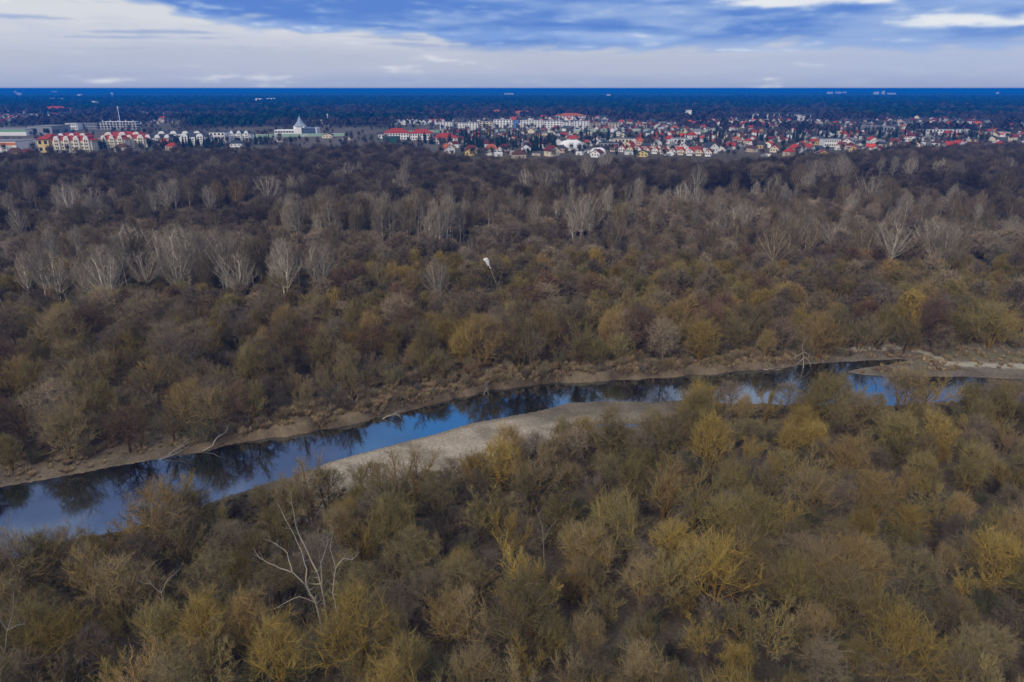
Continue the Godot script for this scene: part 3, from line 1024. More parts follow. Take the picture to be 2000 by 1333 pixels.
# ---------------------------------------------------------------- far woods
func make_far_woods() -> void:
	# round clumps of far trees, pines mostly, out to about four kilometres
	tv = PackedVector3Array()
	tc = PackedColorArray()
	for k in 26:
		var a := rng.randf() * TAU
		var u := rng.randf_range(-0.2, 1.0)
		var d := Vector3(cos(a) * sqrt(1.0 - u * u), u, sin(a) * sqrt(1.0 - u * u))
		var c := Vector3(0, 7.0, 0) + d * Vector3(5.0, 7.5, 5.0)
		var s := d.cross(Vector3(0.2, 0.5, 0.8)).normalized()
		var t := d.cross(s)
		var g := rng.randf_range(0.6, 1.0)
		tv.append_array(PackedVector3Array([c + s * 3.2, c + t * 3.0 + d, c - s * 3.0, c - s * 2.6, c - t * 3.2 - d, c + s * 3.2]))
		for q in 6:
			tc.append(Color(g, g, g))
	var clump := mesh_of(tv, tc)
	var list := []
	var d := 1250.0
	while d < 5600.0:
		var step := 13.0 + (d - 1250.0) * 0.012
		var x := -d * 0.75 - 40.0
		while x < d * 0.75 + 40.0:
			var px := x + rng.randf_range(-0.6, 0.6) * step
			var pz := -d + rng.randf_range(-0.6, 0.6) * step
			var n := wide_noise.get_noise_2d(px * 0.16, pz * 0.16)
			if not town_open(px, -pz, n):
				var pine: bool = n > -0.05 + 0.25 * (1.0 - smoothstep(1500.0, 2600.0, d)) or d > 2900.0
				list.append({"at": Vector3(px, -1.0, pz), "turn": rng.randf() * TAU, "size": rng.randf_range(0.8, 1.25) * (1.0 + (d - 1250.0) * 0.0001), "tint": Color(0.020, 0.050, 0.042) if pine else Color(0.07, 0.056, 0.056)})
			x += step
		d += step * 1.25
	var far := base("far_forest", Vector3.ZERO)
	tag(far, "dark pine and broadleaf forest stretching behind the town", "forest", "", "stuff")
	scatter(far, "treetops", clump, list)
	# the unbroken canopy beyond
	var v := PackedVector3Array()
	var c := PackedColorArray()
	var ds := [5000.0, 5150.0]
	while ds[-1] < 80000.0:
		ds.append(ds[-1] * 1.05 + 20.0)
	var rows := []
	for dd in ds:
		var row := PackedVector3Array()
		for i in 161:
			var x: float = (i - 80) / 80.0 * (dd * 1.1 + 500.0)
			var y: float = 12.0 + 4.0 * fine_noise.get_noise_2d(x * 0.05, dd * 0.05)
			# a low rise in the west
			y += 46.0 * exp(-pow((dd - 16000.0) / 3500.0, 2.0)) * smoothstep(-6800.0, -9000.0, x) * (1.0 + 0.3 * wide_noise.get_noise_2d(x * 0.02, 0.0))
			row.append(Vector3(x, y if dd > 5050.0 else 0.0, -dd))
		rows.append(row)
	for j in rows.size() - 1:
		for i in 160:
			var a: Vector3 = rows[j][i]
			var b: Vector3 = rows[j + 1][i]
			var e: Vector3 = rows[j][i + 1]
			var f: Vector3 = rows[j + 1][i + 1]
			v.append_array(PackedVector3Array([a, b, e, e, b, f]))
			var g := rng.randf_range(0.6, 1.0)
			for q in 6:
				c.append(Color(g, g, g))
	var m := MeshInstance3D.new()
	m.name = numbered("distant_forest")
	m.mesh = mesh_of(v, c)
	m.material_override = tinted(0.02, 0.05, 0.045)
	tag(m, "flat blue-hazed forest reaching to the horizon", "forest", "", "stuff")
	add_child(m)


func town_open(x: float, d: float, n: float) -> bool:
	var b := x / d          # bearing
	if d < 1330.0 and b < 0.36:
		return true
	if b < -0.44:
		return d < 2300.0 + n * 900.0 and n > -0.35
	if b < -0.16:
		return d < 1420.0
	if b < -0.08:
		return d < 1560.0
	if b < 0.13:
		return d < 1850.0 + n * 300.0
	return d < 1640.0 + n * 500.0 and n > -0.3


# ---------------------------------------------------------------- town
var unit_box := BoxMesh.new()
var gable_wall: ArrayMesh
var gable_roof: ArrayMesh
var hip_roof: ArrayMesh
var arch: ArrayMesh
var glass: StandardMaterial3D


func solid(tris: Array) -> ArrayMesh:
	var v := PackedVector3Array()
	for t in tris:
		v.append_array(PackedVector3Array(t))
	var arr := []
	arr.resize(Mesh.ARRAY_MAX)
	arr[Mesh.ARRAY_VERTEX] = v
	var m := ArrayMesh.new()
	m.add_surface_from_arrays(Mesh.PRIMITIVE_TRIANGLES, arr)
	return m


func quad(a: Vector3, b: Vector3, c: Vector3, d: Vector3) -> Array:
	return [[a, b, c], [a, c, d]]


func prism(outline: Array, z0: float, z1: float) -> Array:   # a convex outline (x, y) swept along z
	var t := []
	for i in outline.size():
		var a: Vector2 = outline[i]
		var b: Vector2 = outline[(i + 1) % outline.size()]
		t.append_array(quad(Vector3(a.x, a.y, z0), Vector3(b.x, b.y, z0), Vector3(b.x, b.y, z1), Vector3(a.x, a.y, z1)))
		if i > 0 and i < outline.size() - 1:
			var o: Vector2 = outline[0]
			t.append([Vector3(o.x, o.y, z1), Vector3(a.x, a.y, z1), Vector3(b.x, b.y, z1)])
			t.append([Vector3(o.x, o.y, z0), Vector3(b.x, b.y, z0), Vector3(a.x, a.y, z0)])
	return t


func make_building_shapes() -> void:
	gable_wall = solid(prism([Vector2(-0.5, 0), Vector2(-0.5, 0.58), Vector2(0, 0.97), Vector2(0.5, 0.58), Vector2(0.5, 0)], -0.5, 0.5))
	var t := prism([Vector2(-0.58, 0.53), Vector2(-0.58, 0.58), Vector2(0, 1.03), Vector2(0, 0.975)], -0.56, 0.56)
	t.append_array(prism([Vector2(0.58, 0.53), Vector2(0.58, 0.58), Vector2(0, 1.03), Vector2(0, 0.975)], -0.56, 0.56))
	gable_roof = solid(t)
	var h := [Vector3(-0.56, 0, -0.56), Vector3(0.56, 0, -0.56), Vector3(0.56, 0, 0.56), Vector3(-0.56, 0, 0.56), Vector3(-0.2, 1, 0), Vector3(0.2, 1, 0)]
	t = quad(h[3], h[4], h[5], h[2])
	t.append_array(quad(h[1], h[5], h[4], h[0]))
	t.append([h[0], h[4], h[3]])
	t.append([h[2], h[5], h[1]])
	t.append_array(quad(h[0], h[3], h[2], h[1]))
	hip_roof = solid(t)
	var o := [Vector2(-0.5, 0)]
	for i in 9:
		var a := PI - PI * i / 8.0
		o.append(Vector2(cos(a) * 0.5, 0.72 + sin(a) * 0.28))
	o.append(Vector2(0.5, 0))
	arch = solid(prism(o, -0.5, 0.5))
	glass = flat(0.03, 0.035, 0.045, 0.15)


func roof_tiles(r: float, g: float, b: float) -> StandardMaterial3D:
	var key := "roof %f %f %f" % [r, g, b]
	if not mats.has(key):
		var m := flat(r, g, b).duplicate() as StandardMaterial3D
		if not mats.has("roof noise"):
			mats["roof noise"] = speckle(31, 0.05, Color(0.72, 0.7, 0.68), Color(1, 1, 1))
		m.albedo_texture = mats["roof noise"]
		m.uv1_triplanar = true
		m.uv1_scale = Vector3.ONE * 1.7
		mats[key] = m
	return mats[key]


const RED := Color(0.50, 0.07, 0.05)
const ORANGE := Color(0.58, 0.16, 0.07)
const MAROON := Color(0.2, 0.045, 0.04)
const SLATE := Color(0.07, 0.085, 0.11)
const BROWNROOF := Color(0.14, 0.07, 0.05)
const GREY := Color(0.3, 0.31, 0.33)
const WHITE := Color(0.85, 0.84, 0.82)
const CREAM := Color(0.74, 0.66, 0.48)
const YELLOW := Color(0.72, 0.55, 0.24)
const BEIGE := Color(0.55, 0.46, 0.36)
const PINK := Color(0.62, 0.45, 0.38)
const ROOF_WORDS := {RED: "red", ORANGE: "orange", MAROON: "dark red", SLATE: "slate-grey", BROWNROOF: "brown", GREY: "pale grey"}
const WALL_WORDS := {WHITE: "white", CREAM: "cream", YELLOW: "yellow", BEIGE: "beige", PINK: "pink", GREY: "grey"}


func paint(c: Color) -> StandardMaterial3D:
	return flat(c.r, c.g, c.b)


func house(x: float, z: float, w: float, d: float, h: float, wall: Color, roof: Color, hip: bool, turn: float) -> void:
	var o := base("house", Vector3(x, 0, z), turn)
	var rm := roof_tiles(roof.r, roof.g, roof.b)
	var eave := h * 0.58
	var top: MeshInstance3D
	if hip:
		part(o, "wall", unit_box, paint(wall), Vector3(0, eave / 2, 0), Vector3(w, eave, d))
		top = part(o, "roof", hip_roof, rm, Vector3(0, eave + 0.004, 0), Vector3(w, h * 0.42, d))
	else:
		part(o, "wall", gable_wall, paint(wall), Vector3.ZERO, Vector3(w, h, d))
		top = part(o, "roof", gable_roof, rm, Vector3.ZERO, Vector3(w, h, d))
	part(top, "chimney", unit_box, paint(MAROON), (Vector3(w * 0.2, h * 0.92, -d * 0.1) - top.position) / top.scale, Vector3(0.7, h * 0.32, 0.7) / top.scale)
	part(o, "door", unit_box, paint(BROWNROOF), Vector3(w * 0.42, 1.05, d / 2 + 0.02), Vector3(1.1, 2.1, 0.12))
	for i in 3:
		part(o, "window", unit_box, glass, Vector3(w * (-0.3 + 0.3 * i), eave * 0.55, d / 2 + 0.02), Vector3(1.3, 1.5, 0.12))
	if not hip:
		part(o, "window", unit_box, glass, Vector3(0, h * 0.68, d / 2 + 0.02), Vector3(1.3, 1.4, 0.12))
	for s in [-1, 1]:
		part(o, "window", unit_box, glass, Vector3(s * (w / 2 + 0.02), eave * 0.55, 0), Vector3(0.12, 1.5, 1.3))
	tag(o, placed_label("%s-roofed %s house of the town" % [ROOF_WORDS[roof], WALL_WORDS[wall]], Vector3(x, h / 2, z)), "house", "detached houses of the town")


# a block with rows of windows on its long sides; roof: "flat", "hip"
func block(called: String, x: float, z: float, w: float, d: float, h: float, wall: Color, roof: Color, storeys: int, bays: int, label: String, category := "building", hip := 0.0, turn := 0.0, band := Color.BLACK, group := "") -> Node3D:
	var o := base(called, Vector3(x, 0, z), turn)
	part(o, "wall", unit_box, paint(wall), Vector3(0, h / 2, 0), Vector3(w, h, d))
	if hip > 0.0:
		part(o, "roof", hip_roof, roof_tiles(roof.r, roof.g, roof.b), Vector3(0, h + 0.004, 0), Vector3(w, hip, d))
	else:
		part(o, "roof", unit_box, roof_tiles(roof.r, roof.g, roof.b), Vector3(0, h + 0.2, 0), Vector3(w + 0.5, 0.4, d + 0.5))
	if band != Color.BLACK:
		part(o, "band", unit_box, paint(band), Vector3(0, h * 0.8, d / 2 + 0.08), Vector3(w * 0.998, h * 0.24, 0.2))
	var sh := h / maxf(storeys, 1)
	for s in storeys:
		for b in bays:
			part(o, "window", unit_box, glass, Vector3(-w / 2 + w * (b + 0.5) / bays, sh * (s + 0.52), d / 2 + 0.03), Vector3(w / bays * 0.5, sh * 0.5, 0.14))
	tag(o, label, category, group)
	return o


# flats with a tiled roof and round-topped gable bays
func gabled_flats(x: float, z: float, w: float, h: float, wall: Color, roof: Color, bays: int, label: String) -> void:
	var o := base("apartment_building", Vector3(x, 0, z), 0.10)
	var d := 16.0
	part(o, "wall", unit_box, paint(wall), Vector3(0, h * 0.36, 0), Vector3(w, h * 0.72, d))
	part(o, "roof", hip_roof, roof_tiles(roof.r, roof.g, roof.b), Vector3(0, h * 0.72 + 0.004, 0), Vector3(w, h * 0.26, d))
	for i in bays:
		var bx := -w / 2 + w * (i + 0.5) / bays
		var bw := minf(w / bays * 0.55, 9.0)
		var g := part(o, "gable_bay", arch, paint(WHITE), Vector3(bx, 0, d / 2), Vector3(bw, h * 0.97, 4.0))
		part(o, "gable_panel", arch, paint(wall), Vector3(bx, 0.02, d / 2 + 1.96), Vector3(bw * 0.78, h * 0.88, 0.3))
		for s in 4:
			part(o, "window", unit_box, glass, Vector3(bx - bw * 0.18, h * (0.1 + 0.19 * s), d / 2 + 2.12), Vector3(bw * 0.24, h * 0.1, 0.12))
			part(o, "window", unit_box, glass, Vector3(bx + bw * 0.18, h * (0.1 + 0.19 * s), d / 2 + 2.12), Vector3(bw * 0.24, h * 0.1, 0.12))
			part(o, "window", unit_box, glass, Vector3(bx + w / bays * 0.5, h * (0.1 + 0.19 * minf(s, 3)), d / 2 + 0.04), Vector3(bw * 0.26, h * 0.1, 0.12)) if i < bays - 1 and s < 3 else null
		# the bay's own small roof running back
		part(o, "bay_roof", arch, roof_tiles(roof.r, roof.g, roof.b), Vector3(bx, h * 0.55, 1.0), Vector3(bw * 0.92, h * 0.40, d - 1.5))
	tag(o, label, "building", "blocks of flats with round-topped gables")


func make_town() -> void:
	make_building_shapes()
	# flats with round gables, west edge of the town: centre x, z, width
	var f := [[-506.8, -860.5, 42.9, 19.0, CREAM, RED, 4, "cream block of flats with red roof and rounded gables, westernmost of its kind"], [-484.2, -905.3, 28.8, 17.0, CREAM, RED, 3, "cream and red-roofed block of flats just east of the westernmost one"], [-468.5, -929.4, 27.0, 16.0, CREAM, RED, 2, "short cream block with red roof beside the blue-grey flats"], [-444.1, -937.8, 35.0, 16.0, WHITE, SLATE, 3, "white block of flats with slate roof west of the dark conifers"], [-415.8, -972.6, 39.0, 15.0, WHITE, SLATE, 2, "white slate-roofed block of flats behind the conifers near the wood"], [-379.4, -1040.1, 30.1, 15.0, WHITE, SLATE, 3, "white slate-roofed flats, easternmost of the gabled blocks"]]
	for a in f:
		gabled_flats(a[0], a[1], a[2], a[3], a[4], a[5], a[6], a[7])
	var back := [[-555.9, -946.2, 39.2, 17.0, CREAM, RED, 3, "red-roofed cream flats behind the westernmost gabled block"], [-515.5, -991.0, 52.7, 16.0, CREAM, RED, 3, "red-roofed cream flats in the second row of gabled blocks"], [-466.4, -1050.4, 63.7, 14.0, WHITE, SLATE, 4, "long white slate-roofed flats in the second row"]]
	for a in back:
		gabled_flats(a[0], a[1], a[2], a[3], a[4], a[5], a[6], a[7])
	var o := block("apartment_building", -538.5, -867.6, 13.2, 34.0, 15.0, YELLOW, RED, 2, 2, "yellow end block with a long red roof west of the gabled flats", "building", 5.0)
	o = block("apartment_building", -396.6, -1010.1, 20.9, 20.0, 14.0, WHITE, SLATE, 3, 4, "plain white block west of the easternmost slate-roofed flats", "building")
	# sheds and stores
	block("warehouse", -805.9, -1193.0, 94.3, 60.0, 9.0, WHITE, GREY, 0, 0, "long white warehouse with a green band at the west edge", "warehouse", 0.0, 0.0, Color(0.05, 0.36, 0.12))
	block("warehouse", -748.1, -1206.6, 38.2, 50.0, 13.0, GREY, GREY, 1, 2, "tall grey warehouse box beside the green-banded warehouse", "warehouse")
	block("warehouse", -597.5, -874.9, 53.3, 45.0, 12.0, WHITE, GREY, 0, 0, "white store with an orange band near the wood's west end", "warehouse", 0.0, 0.0, Color(0.70, 0.22, 0.05))
	block("office_building", -787.0, -1344.3, 21.2, 20.0, 11.0, WHITE, GREY, 2, 6, "small white office west of the concrete skeleton", "building")
	block("office_building", -765.2, -1361.5, 28.9, 20.0, 10.0, GREY, GREY, 2, 7, "grey low office next to the concrete skeleton", "building")
	skeleton(-712.4, -1361.5, 69.1)
	block("long_house", -1389.3, -2295.3, 71.9, 24.0, 12.0, WHITE, RED, 2, 10, "long white building with dark red roof far in the west", "building", 7.0)
	block("apartment_building", -2589.3, -4296.9, 84.4, 40.0, 17.0, WHITE, GREY, 3, 7, "pale slab block far in the west, tallest there", "building")
	block("apartment_building", -2710.1, -4296.9, 93.2, 40.0, 14.0, GREY, GREY, 2, 7, "grey slab block beside the pale far western slab", "building")
	block("apartment_building", -2588.6, -3982.6, 32.4, 30.0, 13.0, PINK, GREY, 2, 3, "small pinkish block at the far western edge", "building")
	# the hall with a tent-like spire
	spire_hall(-343.7, -1193.0, 67.3)
	block("office_building", -377.7, -1474.6, 24.2, 24.0, 11.0, BEIGE, GREY, 2, 6, "beige villa block behind the hall with the spire", "building")
	# noise walls along the road
	barrier(Vector2(-396.1, -1117.3), Vector2(-252.5, -1153.9), "green and white noise wall in front of the spired hall")
	barrier(Vector2(-190.8, -1206.6), Vector2(-118.4, -1249.3), "green noise wall west of the white flats")
	barrier(Vector2(-117.1, -1234.7), Vector2(53.8, -1264.2), "pale green noise wall below the white flats")
	barrier(Vector2(104.2, -1264.2), Vector2(242.5, -1279.5), "bright green noise wall east of the white flats")
	barrier(Vector2(-662.8, -1019.9), Vector2(-570.9, -1040.1), "green noise wall between the gabled flats and warehouses")
	barrier(Vector2(257.4, -1249.3), Vector2(347.3, -1264.2), "short pale noise wall among the eastern houses")
	# white flats in the middle
	var k := 0
	for a in [[-118.0, -1344.3, 22.1, 13.0, WHITE], [-96.2, -1361.5, 20.5, 11.0, WHITE], [-71.9, -1344.3, 22.1, 12.0, WHITE], [-47.6, -1361.5, 24.3, 13.0, CREAM], [-17.2, -1397.3, 34.5, 15.0, WHITE], [7.7, -1397.3, 11.5, 14.0, Color(0.16, 0.3, 0.6)], [36.4, -1397.3, 42.1, 14.0, WHITE], [76.6, -1397.3, 34.5, 13.0, WHITE], [101.8, -1361.5, 16.8, 12.0, WHITE], [126.1, -1361.5, 28.0, 14.0, WHITE], [149.4, -1361.5, 14.9, 10.0, BEIGE], [180.6, -1379.1, 39.7, 10.0, BEIGE]]:
		var wall: Color = a[4]
		block("apartment_building", a[0], a[1], a[2], 14.0, a[3], wall, GREY, 4, maxi(3, int(a[2] / 5.0)), "%s flat-roofed block, number %s from the west in the middle row of flats" % [WALL_WORDS.get(wall, "blue"), ["one", "two", "three", "four", "five", "six", "seven", "eight", "nine", "ten", "eleven", "twelve"][k]], "building", 0.0, 0.0, Color.BLACK, "flat-roofed blocks in the middle of the town")
		k += 1
	for a in [[-32.6, -2035.1, 59.7, "long red-roofed terrace behind the white flats, western one"], [28.1, -1960.9, 56.2, "long red-roofed terrace behind the white flats, middle one"], [137.6, -1767.2, 70.0, "red-roofed terrace behind the white flats, eastern one"]]:
		block("terraced_house", a[0], a[1], a[2], 16.0, 9.0, WHITE, ORANGE, 2, 9, a[3], "house", 6.0)
	# long red roofs nearer the wood
	block("terraced_house", -167.1, -1082.9, 35.8, 14.0, 9.0, WHITE, RED, 2, 9, "long red-roofed terrace beside the wood, western part", "house", 6.5)
	block("terraced_house", -130.4, -1071.8, 31.8, 14.0, 9.0, WHITE, RED, 2, 9, "long red-roofed terrace beside the wood, middle part", "house", 6.0)
	block("terraced_house", -88.9, -991.0, 30.1, 14.0, 8.0, WHITE, RED, 2, 9, "long red-roofed terrace beside the wood, eastern part", "house", 6.0)
	block("shed", -163.8, -1010.1, 20.9, 18.0, 8.0, Color(0.02, 0.10, 0.085), SLATE, 0, 0, "dark green shed below the long red terrace", "shed")
	block("terraced_house", -188.4, -1105.6, 19.0, 14.0, 6.0, WHITE, SLATE, 1, 4, "low white house with slate roof west of the red terrace", "house", 4.0)
	# red row houses in front, east of the middle
	for i in 12:
		var t := i / 11.0
		var a := Vector2(120.0, -868.0).lerp(Vector2(215.0, -806.0), t)
		house(a.x, a.y, 7.2, 10.0, 7.6, WHITE if i % 2 else CREAM, RED, false, -0.35)
	# sports domes
	dome(71.1, -889.8, 31.4, 11.5, "large white air-filled sports dome among red roofs")
	dome(95.6, -819.8, 18.2, 8.0, "smaller white air-filled sports dome nearer the wood")
	# east
	for a in [[586.0, -1767.2, 35.0, 14.0, "white flats at the pine forest's edge, western end"], [624.0, -1767.2, 36.2, 13.0, "white flats at the pine forest's edge, second from west"], [640.6, -1710.8, 32.7, 14.0, "white flats at the pine forest's edge, third from west"], [675.7, -1710.8, 32.7, 12.0, "white flats at the pine forest's edge, eastern end"]]:
		block("apartment_building", a[0], a[1], a[2], 16.0, a[3], WHITE, SLATE, 4, 9, a[4], "building", 4.0)
	block("school", 682.3, -1179.7, 74.6, 18.0, 9.0, WHITE, SLATE, 2, 14, "long white school with dark window bands near the eastern wood", "school")
	block("long_house", 742.7, -1141.5, 32.2, 16.0, 7.0, CREAM, GREY, 1, 9, "long low cream building east of the white school", "building")
	block("warehouse", 625.5, -1279.5, 42.2, 30.0, 9.0, GREY, GREY, 1, 8, "grey industrial hall behind the eastern houses", "warehouse")
	block("warehouse", 689.0, -1295.1, 12.4, 14.0, 8.0, WHITE, GREY, 1, 3, "small white hall west of the school", "warehouse")
	block("office_building", 405.8, -946.2, 20.3, 16.0, 9.0, WHITE, GREY, 2, 7, "white flat-roofed office near the eastern wood's edge", "building")
	block("warehouse", 450.2, -1000.4, 16.6, 20.0, 7.0, Color(0.3, 0.38, 0.5), GREY, 1, 5, "bluish low hall beside the white flat-roofed office", "warehouse")
	block("warehouse", 122.3, -921.2, 28.0, 16.0, 6.5, GREY, SLATE, 1, 6, "low grey hall east of the large dome", "warehouse")
	block("warehouse", 141.9, -954.9, 22.4, 18.0, 9.0, CREAM, GREY, 2, 5, "cream flat-roofed hall east of the large dome", "warehouse")
	block("warehouse", 125.9, -991.0, 21.9, 14.0, 6.0, WHITE, GREY, 1, 6, "long white low shop behind the large dome", "shop")
	block("warehouse", 213.2, -946.2, 18.3, 18.0, 10.0, WHITE, GREY, 2, 4, "white cubic house west of the steep white gable", "building")
	# singled-out houses
	house(Vector2(227.7, -846.5).x, Vector2(227.7, -846.5).y, 12.0, 13.0, 12.0, WHITE, SLATE, false, 0.3)
	house(Vector2(258.5, -1071.8).x, Vector2(258.5, -1071.8).y, 13.0, 12.0, 11.0, WHITE, RED, true, 0.2)
	house(Vector2(210.0, -991.0).x, Vector2(210.0, -991.0).y, 12.0, 12.0, 11.0, WHITE, RED, true, 0.0)
	house(Vector2(82.9, -1000.4).x, Vector2(82.9, -1000.4).y, 13.0, 11.0, 11.0, CREAM, RED, true, -0.3)
	house(Vector2(-72.2, -832.9).x, Vector2(-72.2, -832.9).y, 12.0, 12.0, 11.0, WHITE, ORANGE, false, 0.5)
	house(Vector2(-22.8, -819.8).x, Vector2(-22.8, -819.8).y, 12.0, 12.0, 12.0, WHITE, ORANGE, true, 0.2)
	house(Vector2(6.9, -765.3).x, Vector2(6.9, -765.3).y, 13.0, 12.0, 10.0, BEIGE, BROWNROOF, true, 0.2)
	house(Vector2(43.7, -807.0).x, Vector2(43.7, -807.0).y, 13.0, 12.0, 11.0, CREAM, MAROON, false, 0.6)
	house(Vector2(-28.4, -913.2).x, Vector2(-28.4, -913.2).y, 13.0, 12.0, 10.0, WHITE, MAROON, true, 0.2)
	house(Vector2(-435.1, -929.4).x, Vector2(-435.1, -929.4).y, 12.0, 12.0, 11.0, PINK, ORANGE, true, 0.2)
	house(Vector2(-404.4, -882.3).x, Vector2(-404.4, -882.3).y, 12.0, 12.0, 9.0, PINK, RED, true, -0.2)
	house(Vector2(-456.8, -867.6).x, Vector2(-456.8, -867.6).y, 14.0, 12.0, 9.0, BEIGE, BROWNROOF, true, 0.1)
	house(Vector2(-502.8, -765.3).x, Vector2(-502.8, -765.3).y, 12.0, 12.0, 11.0, CREAM, MAROON, true, 0.1)
	house(Vector2(-534.2, -794.6).x, Vector2(-534.2, -794.6).y, 12.0, 12.0, 10.0, YELLOW, BROWNROOF, true, 0.3)
	house(Vector2(-348.8, -937.8).x, Vector2(-348.8, -937.8).y, 15.0, 12.0, 8.0, WHITE, SLATE, true, 0.1)
	house(Vector2(-274.1, -1105.6).x, Vector2(-274.1, -1105.6).y, 15.0, 12.0, 8.0, CREAM, SLATE, false, 0.1)
	house(Vector2(-236.4, -1071.8).x, Vector2(-236.4, -1071.8).y, 15.0, 12.0, 7.0, CREAM, GREY, true, 0.1)
	house(Vector2(-323.2, -1029.9).x, Vector2(-323.2, -1029.9).y, 15.0, 12.0, 8.0, WHITE, GREY, true, 0.1)
	# the mass of detached houses
	var spots := []
	var tries := 0
	while spots.size() < 238 and tries < 12000:
		tries += 1
		var east := rng.randf() < 0.8
		var d := 790.0 + 930.0 * pow(rng.randf(), 1.35) if east else rng.randf_range(1480.0, 2900.0)
		var b := rng.randf_range(-0.10, 0.72) if east else rng.randf_range(-0.71, -0.45)
		if east and d > 1250.0 and b < 0.14:
			continue
		if d < -along(wood_edge, d * b) + 85.0:
			continue
		var p := Vector2(d * b, -d)
		var ok := true
		for s in spots:
			ok = ok and s.distance_to(p) > 19.0
		for other in get_children():
			if not ok:
				break
			if other is Node3D and other.has_meta("category") and other.get_meta("category") in ["building", "house", "warehouse", "school", "shop", "dome", "hall"] and other.position.z < -700.0:
				ok = Vector2(other.position.x, other.position.z).distance_to(p) > 24.0
		if not ok:
			continue
		spots.append(p)
		house(p.x, p.y, rng.randf_range(8.5, 12.5), rng.randf_range(8.0, 11.5), rng.randf_range(6.5, 9.0), pick([WHITE, WHITE, WHITE, CREAM, CREAM, BEIGE, YELLOW, PINK]), pick([RED, RED, ORANGE, MAROON, MAROON, SLATE, SLATE, BROWNROOF, GREY]), rng.randf() < 0.5, rng.randf_range(-0.8, 0.8) + (PI / 2 if rng.randf() < 0.4 else 0.0))
	# garages and sheds in the gardens
	var made := 0
	var tried := 0
	while made < 280 and tried < 700:
		tried += 1
		var d := 800.0 + 1000.0 * pow(rng.randf(), 1.2)
		var b := rng.randf_range(-0.09, 0.72)
		if d < -along(wood_edge, d * b) + 85.0:
			continue
		var p := Vector2(d * b, -d)
		var ok := true
		for q in spots:
			ok = ok and q.distance_to(p) > 11.0
		for other in get_children():
			if ok and other is Node3D and other.has_meta("category") and other.get_meta("category") in ["building", "house", "warehouse", "school", "shop", "dome", "hall"] and other.position.z < -700.0:
				ok = Vector2(other.position.x, other.position.z).distance_to(p) > 16.0
		if not ok:
			continue
		spots.append(p)
		made += 1
		var w := rng.randf_range(5.0, 11.0)
		var dd := rng.randf_range(5.0, 8.0)
		var hh := rng.randf_range(2.8, 4.2)
		var wall := pick([WHITE, WHITE, CREAM, GREY, BEIGE])
		var g := base("garage", Vector3(p.x, 0, p.y), rng.randf_range(-0.6, 0.6))
		part(g, "wall", unit_box, paint(wall), Vector3(0, hh / 2, 0), Vector3(w, hh, dd))
		part(g, "roof", unit_box, paint(pick([GREY, SLATE, WHITE, BROWNROOF])), Vector3(0, hh + 0.15, 0), Vector3(w + 0.5, 0.3, dd + 0.5))
		part(g, "door", unit_box, paint(GREY), Vector3(0, 1.15, dd / 2 + 0.02), Vector3(w * 0.45, 2.3, 0.1))
		tag(g, placed_label("low %s garage of the town" % WALL_WORDS[wall], Vector3(p.x, hh / 2, p.y)), "garage", "garages between the houses")
	# tiny white row at the forest's edge
	for i in 22:
		var bx := -0.158 + 0.066 * i / 21.0
		var d := 1560.0 + rng.randf_range(-45, 45)
		house(bx * d, -d, 9.0, 9.0, 10.0, WHITE, SLATE if i < 16 else RED, false, rng.randf_range(-0.5, 0.5))
	# far white buildings in the forest
	for a in [[3411.8, -8138.4, 60.5, 24.0], [3782.8, -8791.4, 59.4, 22.0], [4185.9, -9558.1, 58.1, 20.0], [3639.8, -7575.4, 51.2, 26.0], [3708.9, -7575.4, 25.6, 34.0], [3793.4, -7575.4, 81.9, 16.0], [5209.8, -8138.4, 27.5, 20.0], [-6985.4, -11575.5, 93.8, 20.0], [-6257.9, -9558.1, 32.3, 26.0], [-4607.0, -7085.1, 38.3, 20.0], [-8331.2, -12940.2, 69.9, 22.0], [-1266.0, -3982.6, 48.6, 9.0], [-1333.4, -3982.6, 32.4, 8.0], [-30.7, -7575.4, 92.1, 12.0], [799.6, -6272.5, 29.7, 12.0], [422.1, -1796.8, 9.8, 9.0], [-1654.4, -2994.5, 14.2, 10.0], [-3580.0, -6272.5, 33.9, 12.0]]:
		var q := base("distant_building", Vector3(a[0], 0, a[1]))
		part(q, "wall", unit_box, paint(WHITE), Vector3(0, a[3] * 0.5 + 6.0, 0), Vector3(a[2], a[3] + 12.0, 20.0))
		part(q, "roof", unit_box, paint(GREY), Vector3(0, a[3] + 12.3, 0), Vector3(a[2] + 1.0, 0.6, 21.0))
		tag(q, placed_label("tiny white building deep in the blue forest", q.position), "building", "far white buildings in the forest")
	var more := [[], [], []]
	for i in 900:
		var d := 830.0 + 1250.0 * pow(rng.randf(), 0.9)
		var b := rng.randf_range(-0.10, 0.74) if rng.randf() < 0.85 else rng.randf_range(-0.72, -0.46)
		if b < 0.0 and b > -0.2 and d > 1200.0 or b < -0.2 and d < 1500.0 or d < -along(wood_edge, d * b) + 95.0:
			continue
		var p := Vector2(d * b, -d)
		var ok := true
		for q in spots:
			if absf(q.x - p.x) < 13.0 and absf(q.y - p.y) < 13.0:
				ok = false
				break
		if ok:
			spots.append(p)
			more[rng.randi() % 3].append({"at": Vector3(p.x, 0, p.y), "turn": rng.randf_range(-0.8, 0.8) + (PI / 2 if rng.randf() < 0.4 else 0.0), "size": rng.randf_range(0.8, 1.15), "tint": Color(1, 1, 1)})
	var crowd := base("small_houses", Vector3.ZERO)
	tag(crowd, "crowd of small pale houses with red and grey roofs filling the town", "houses", "", "stuff")
	for k2 in 3:
		scatter(crowd, "cottages", cottage([RED, MAROON, SLATE][k2], [WHITE, CREAM, WHITE][k2]), more[k2])
	mast(Vector2(-357.7, -1454.5), 24.0, "white mast behind the spired hall")
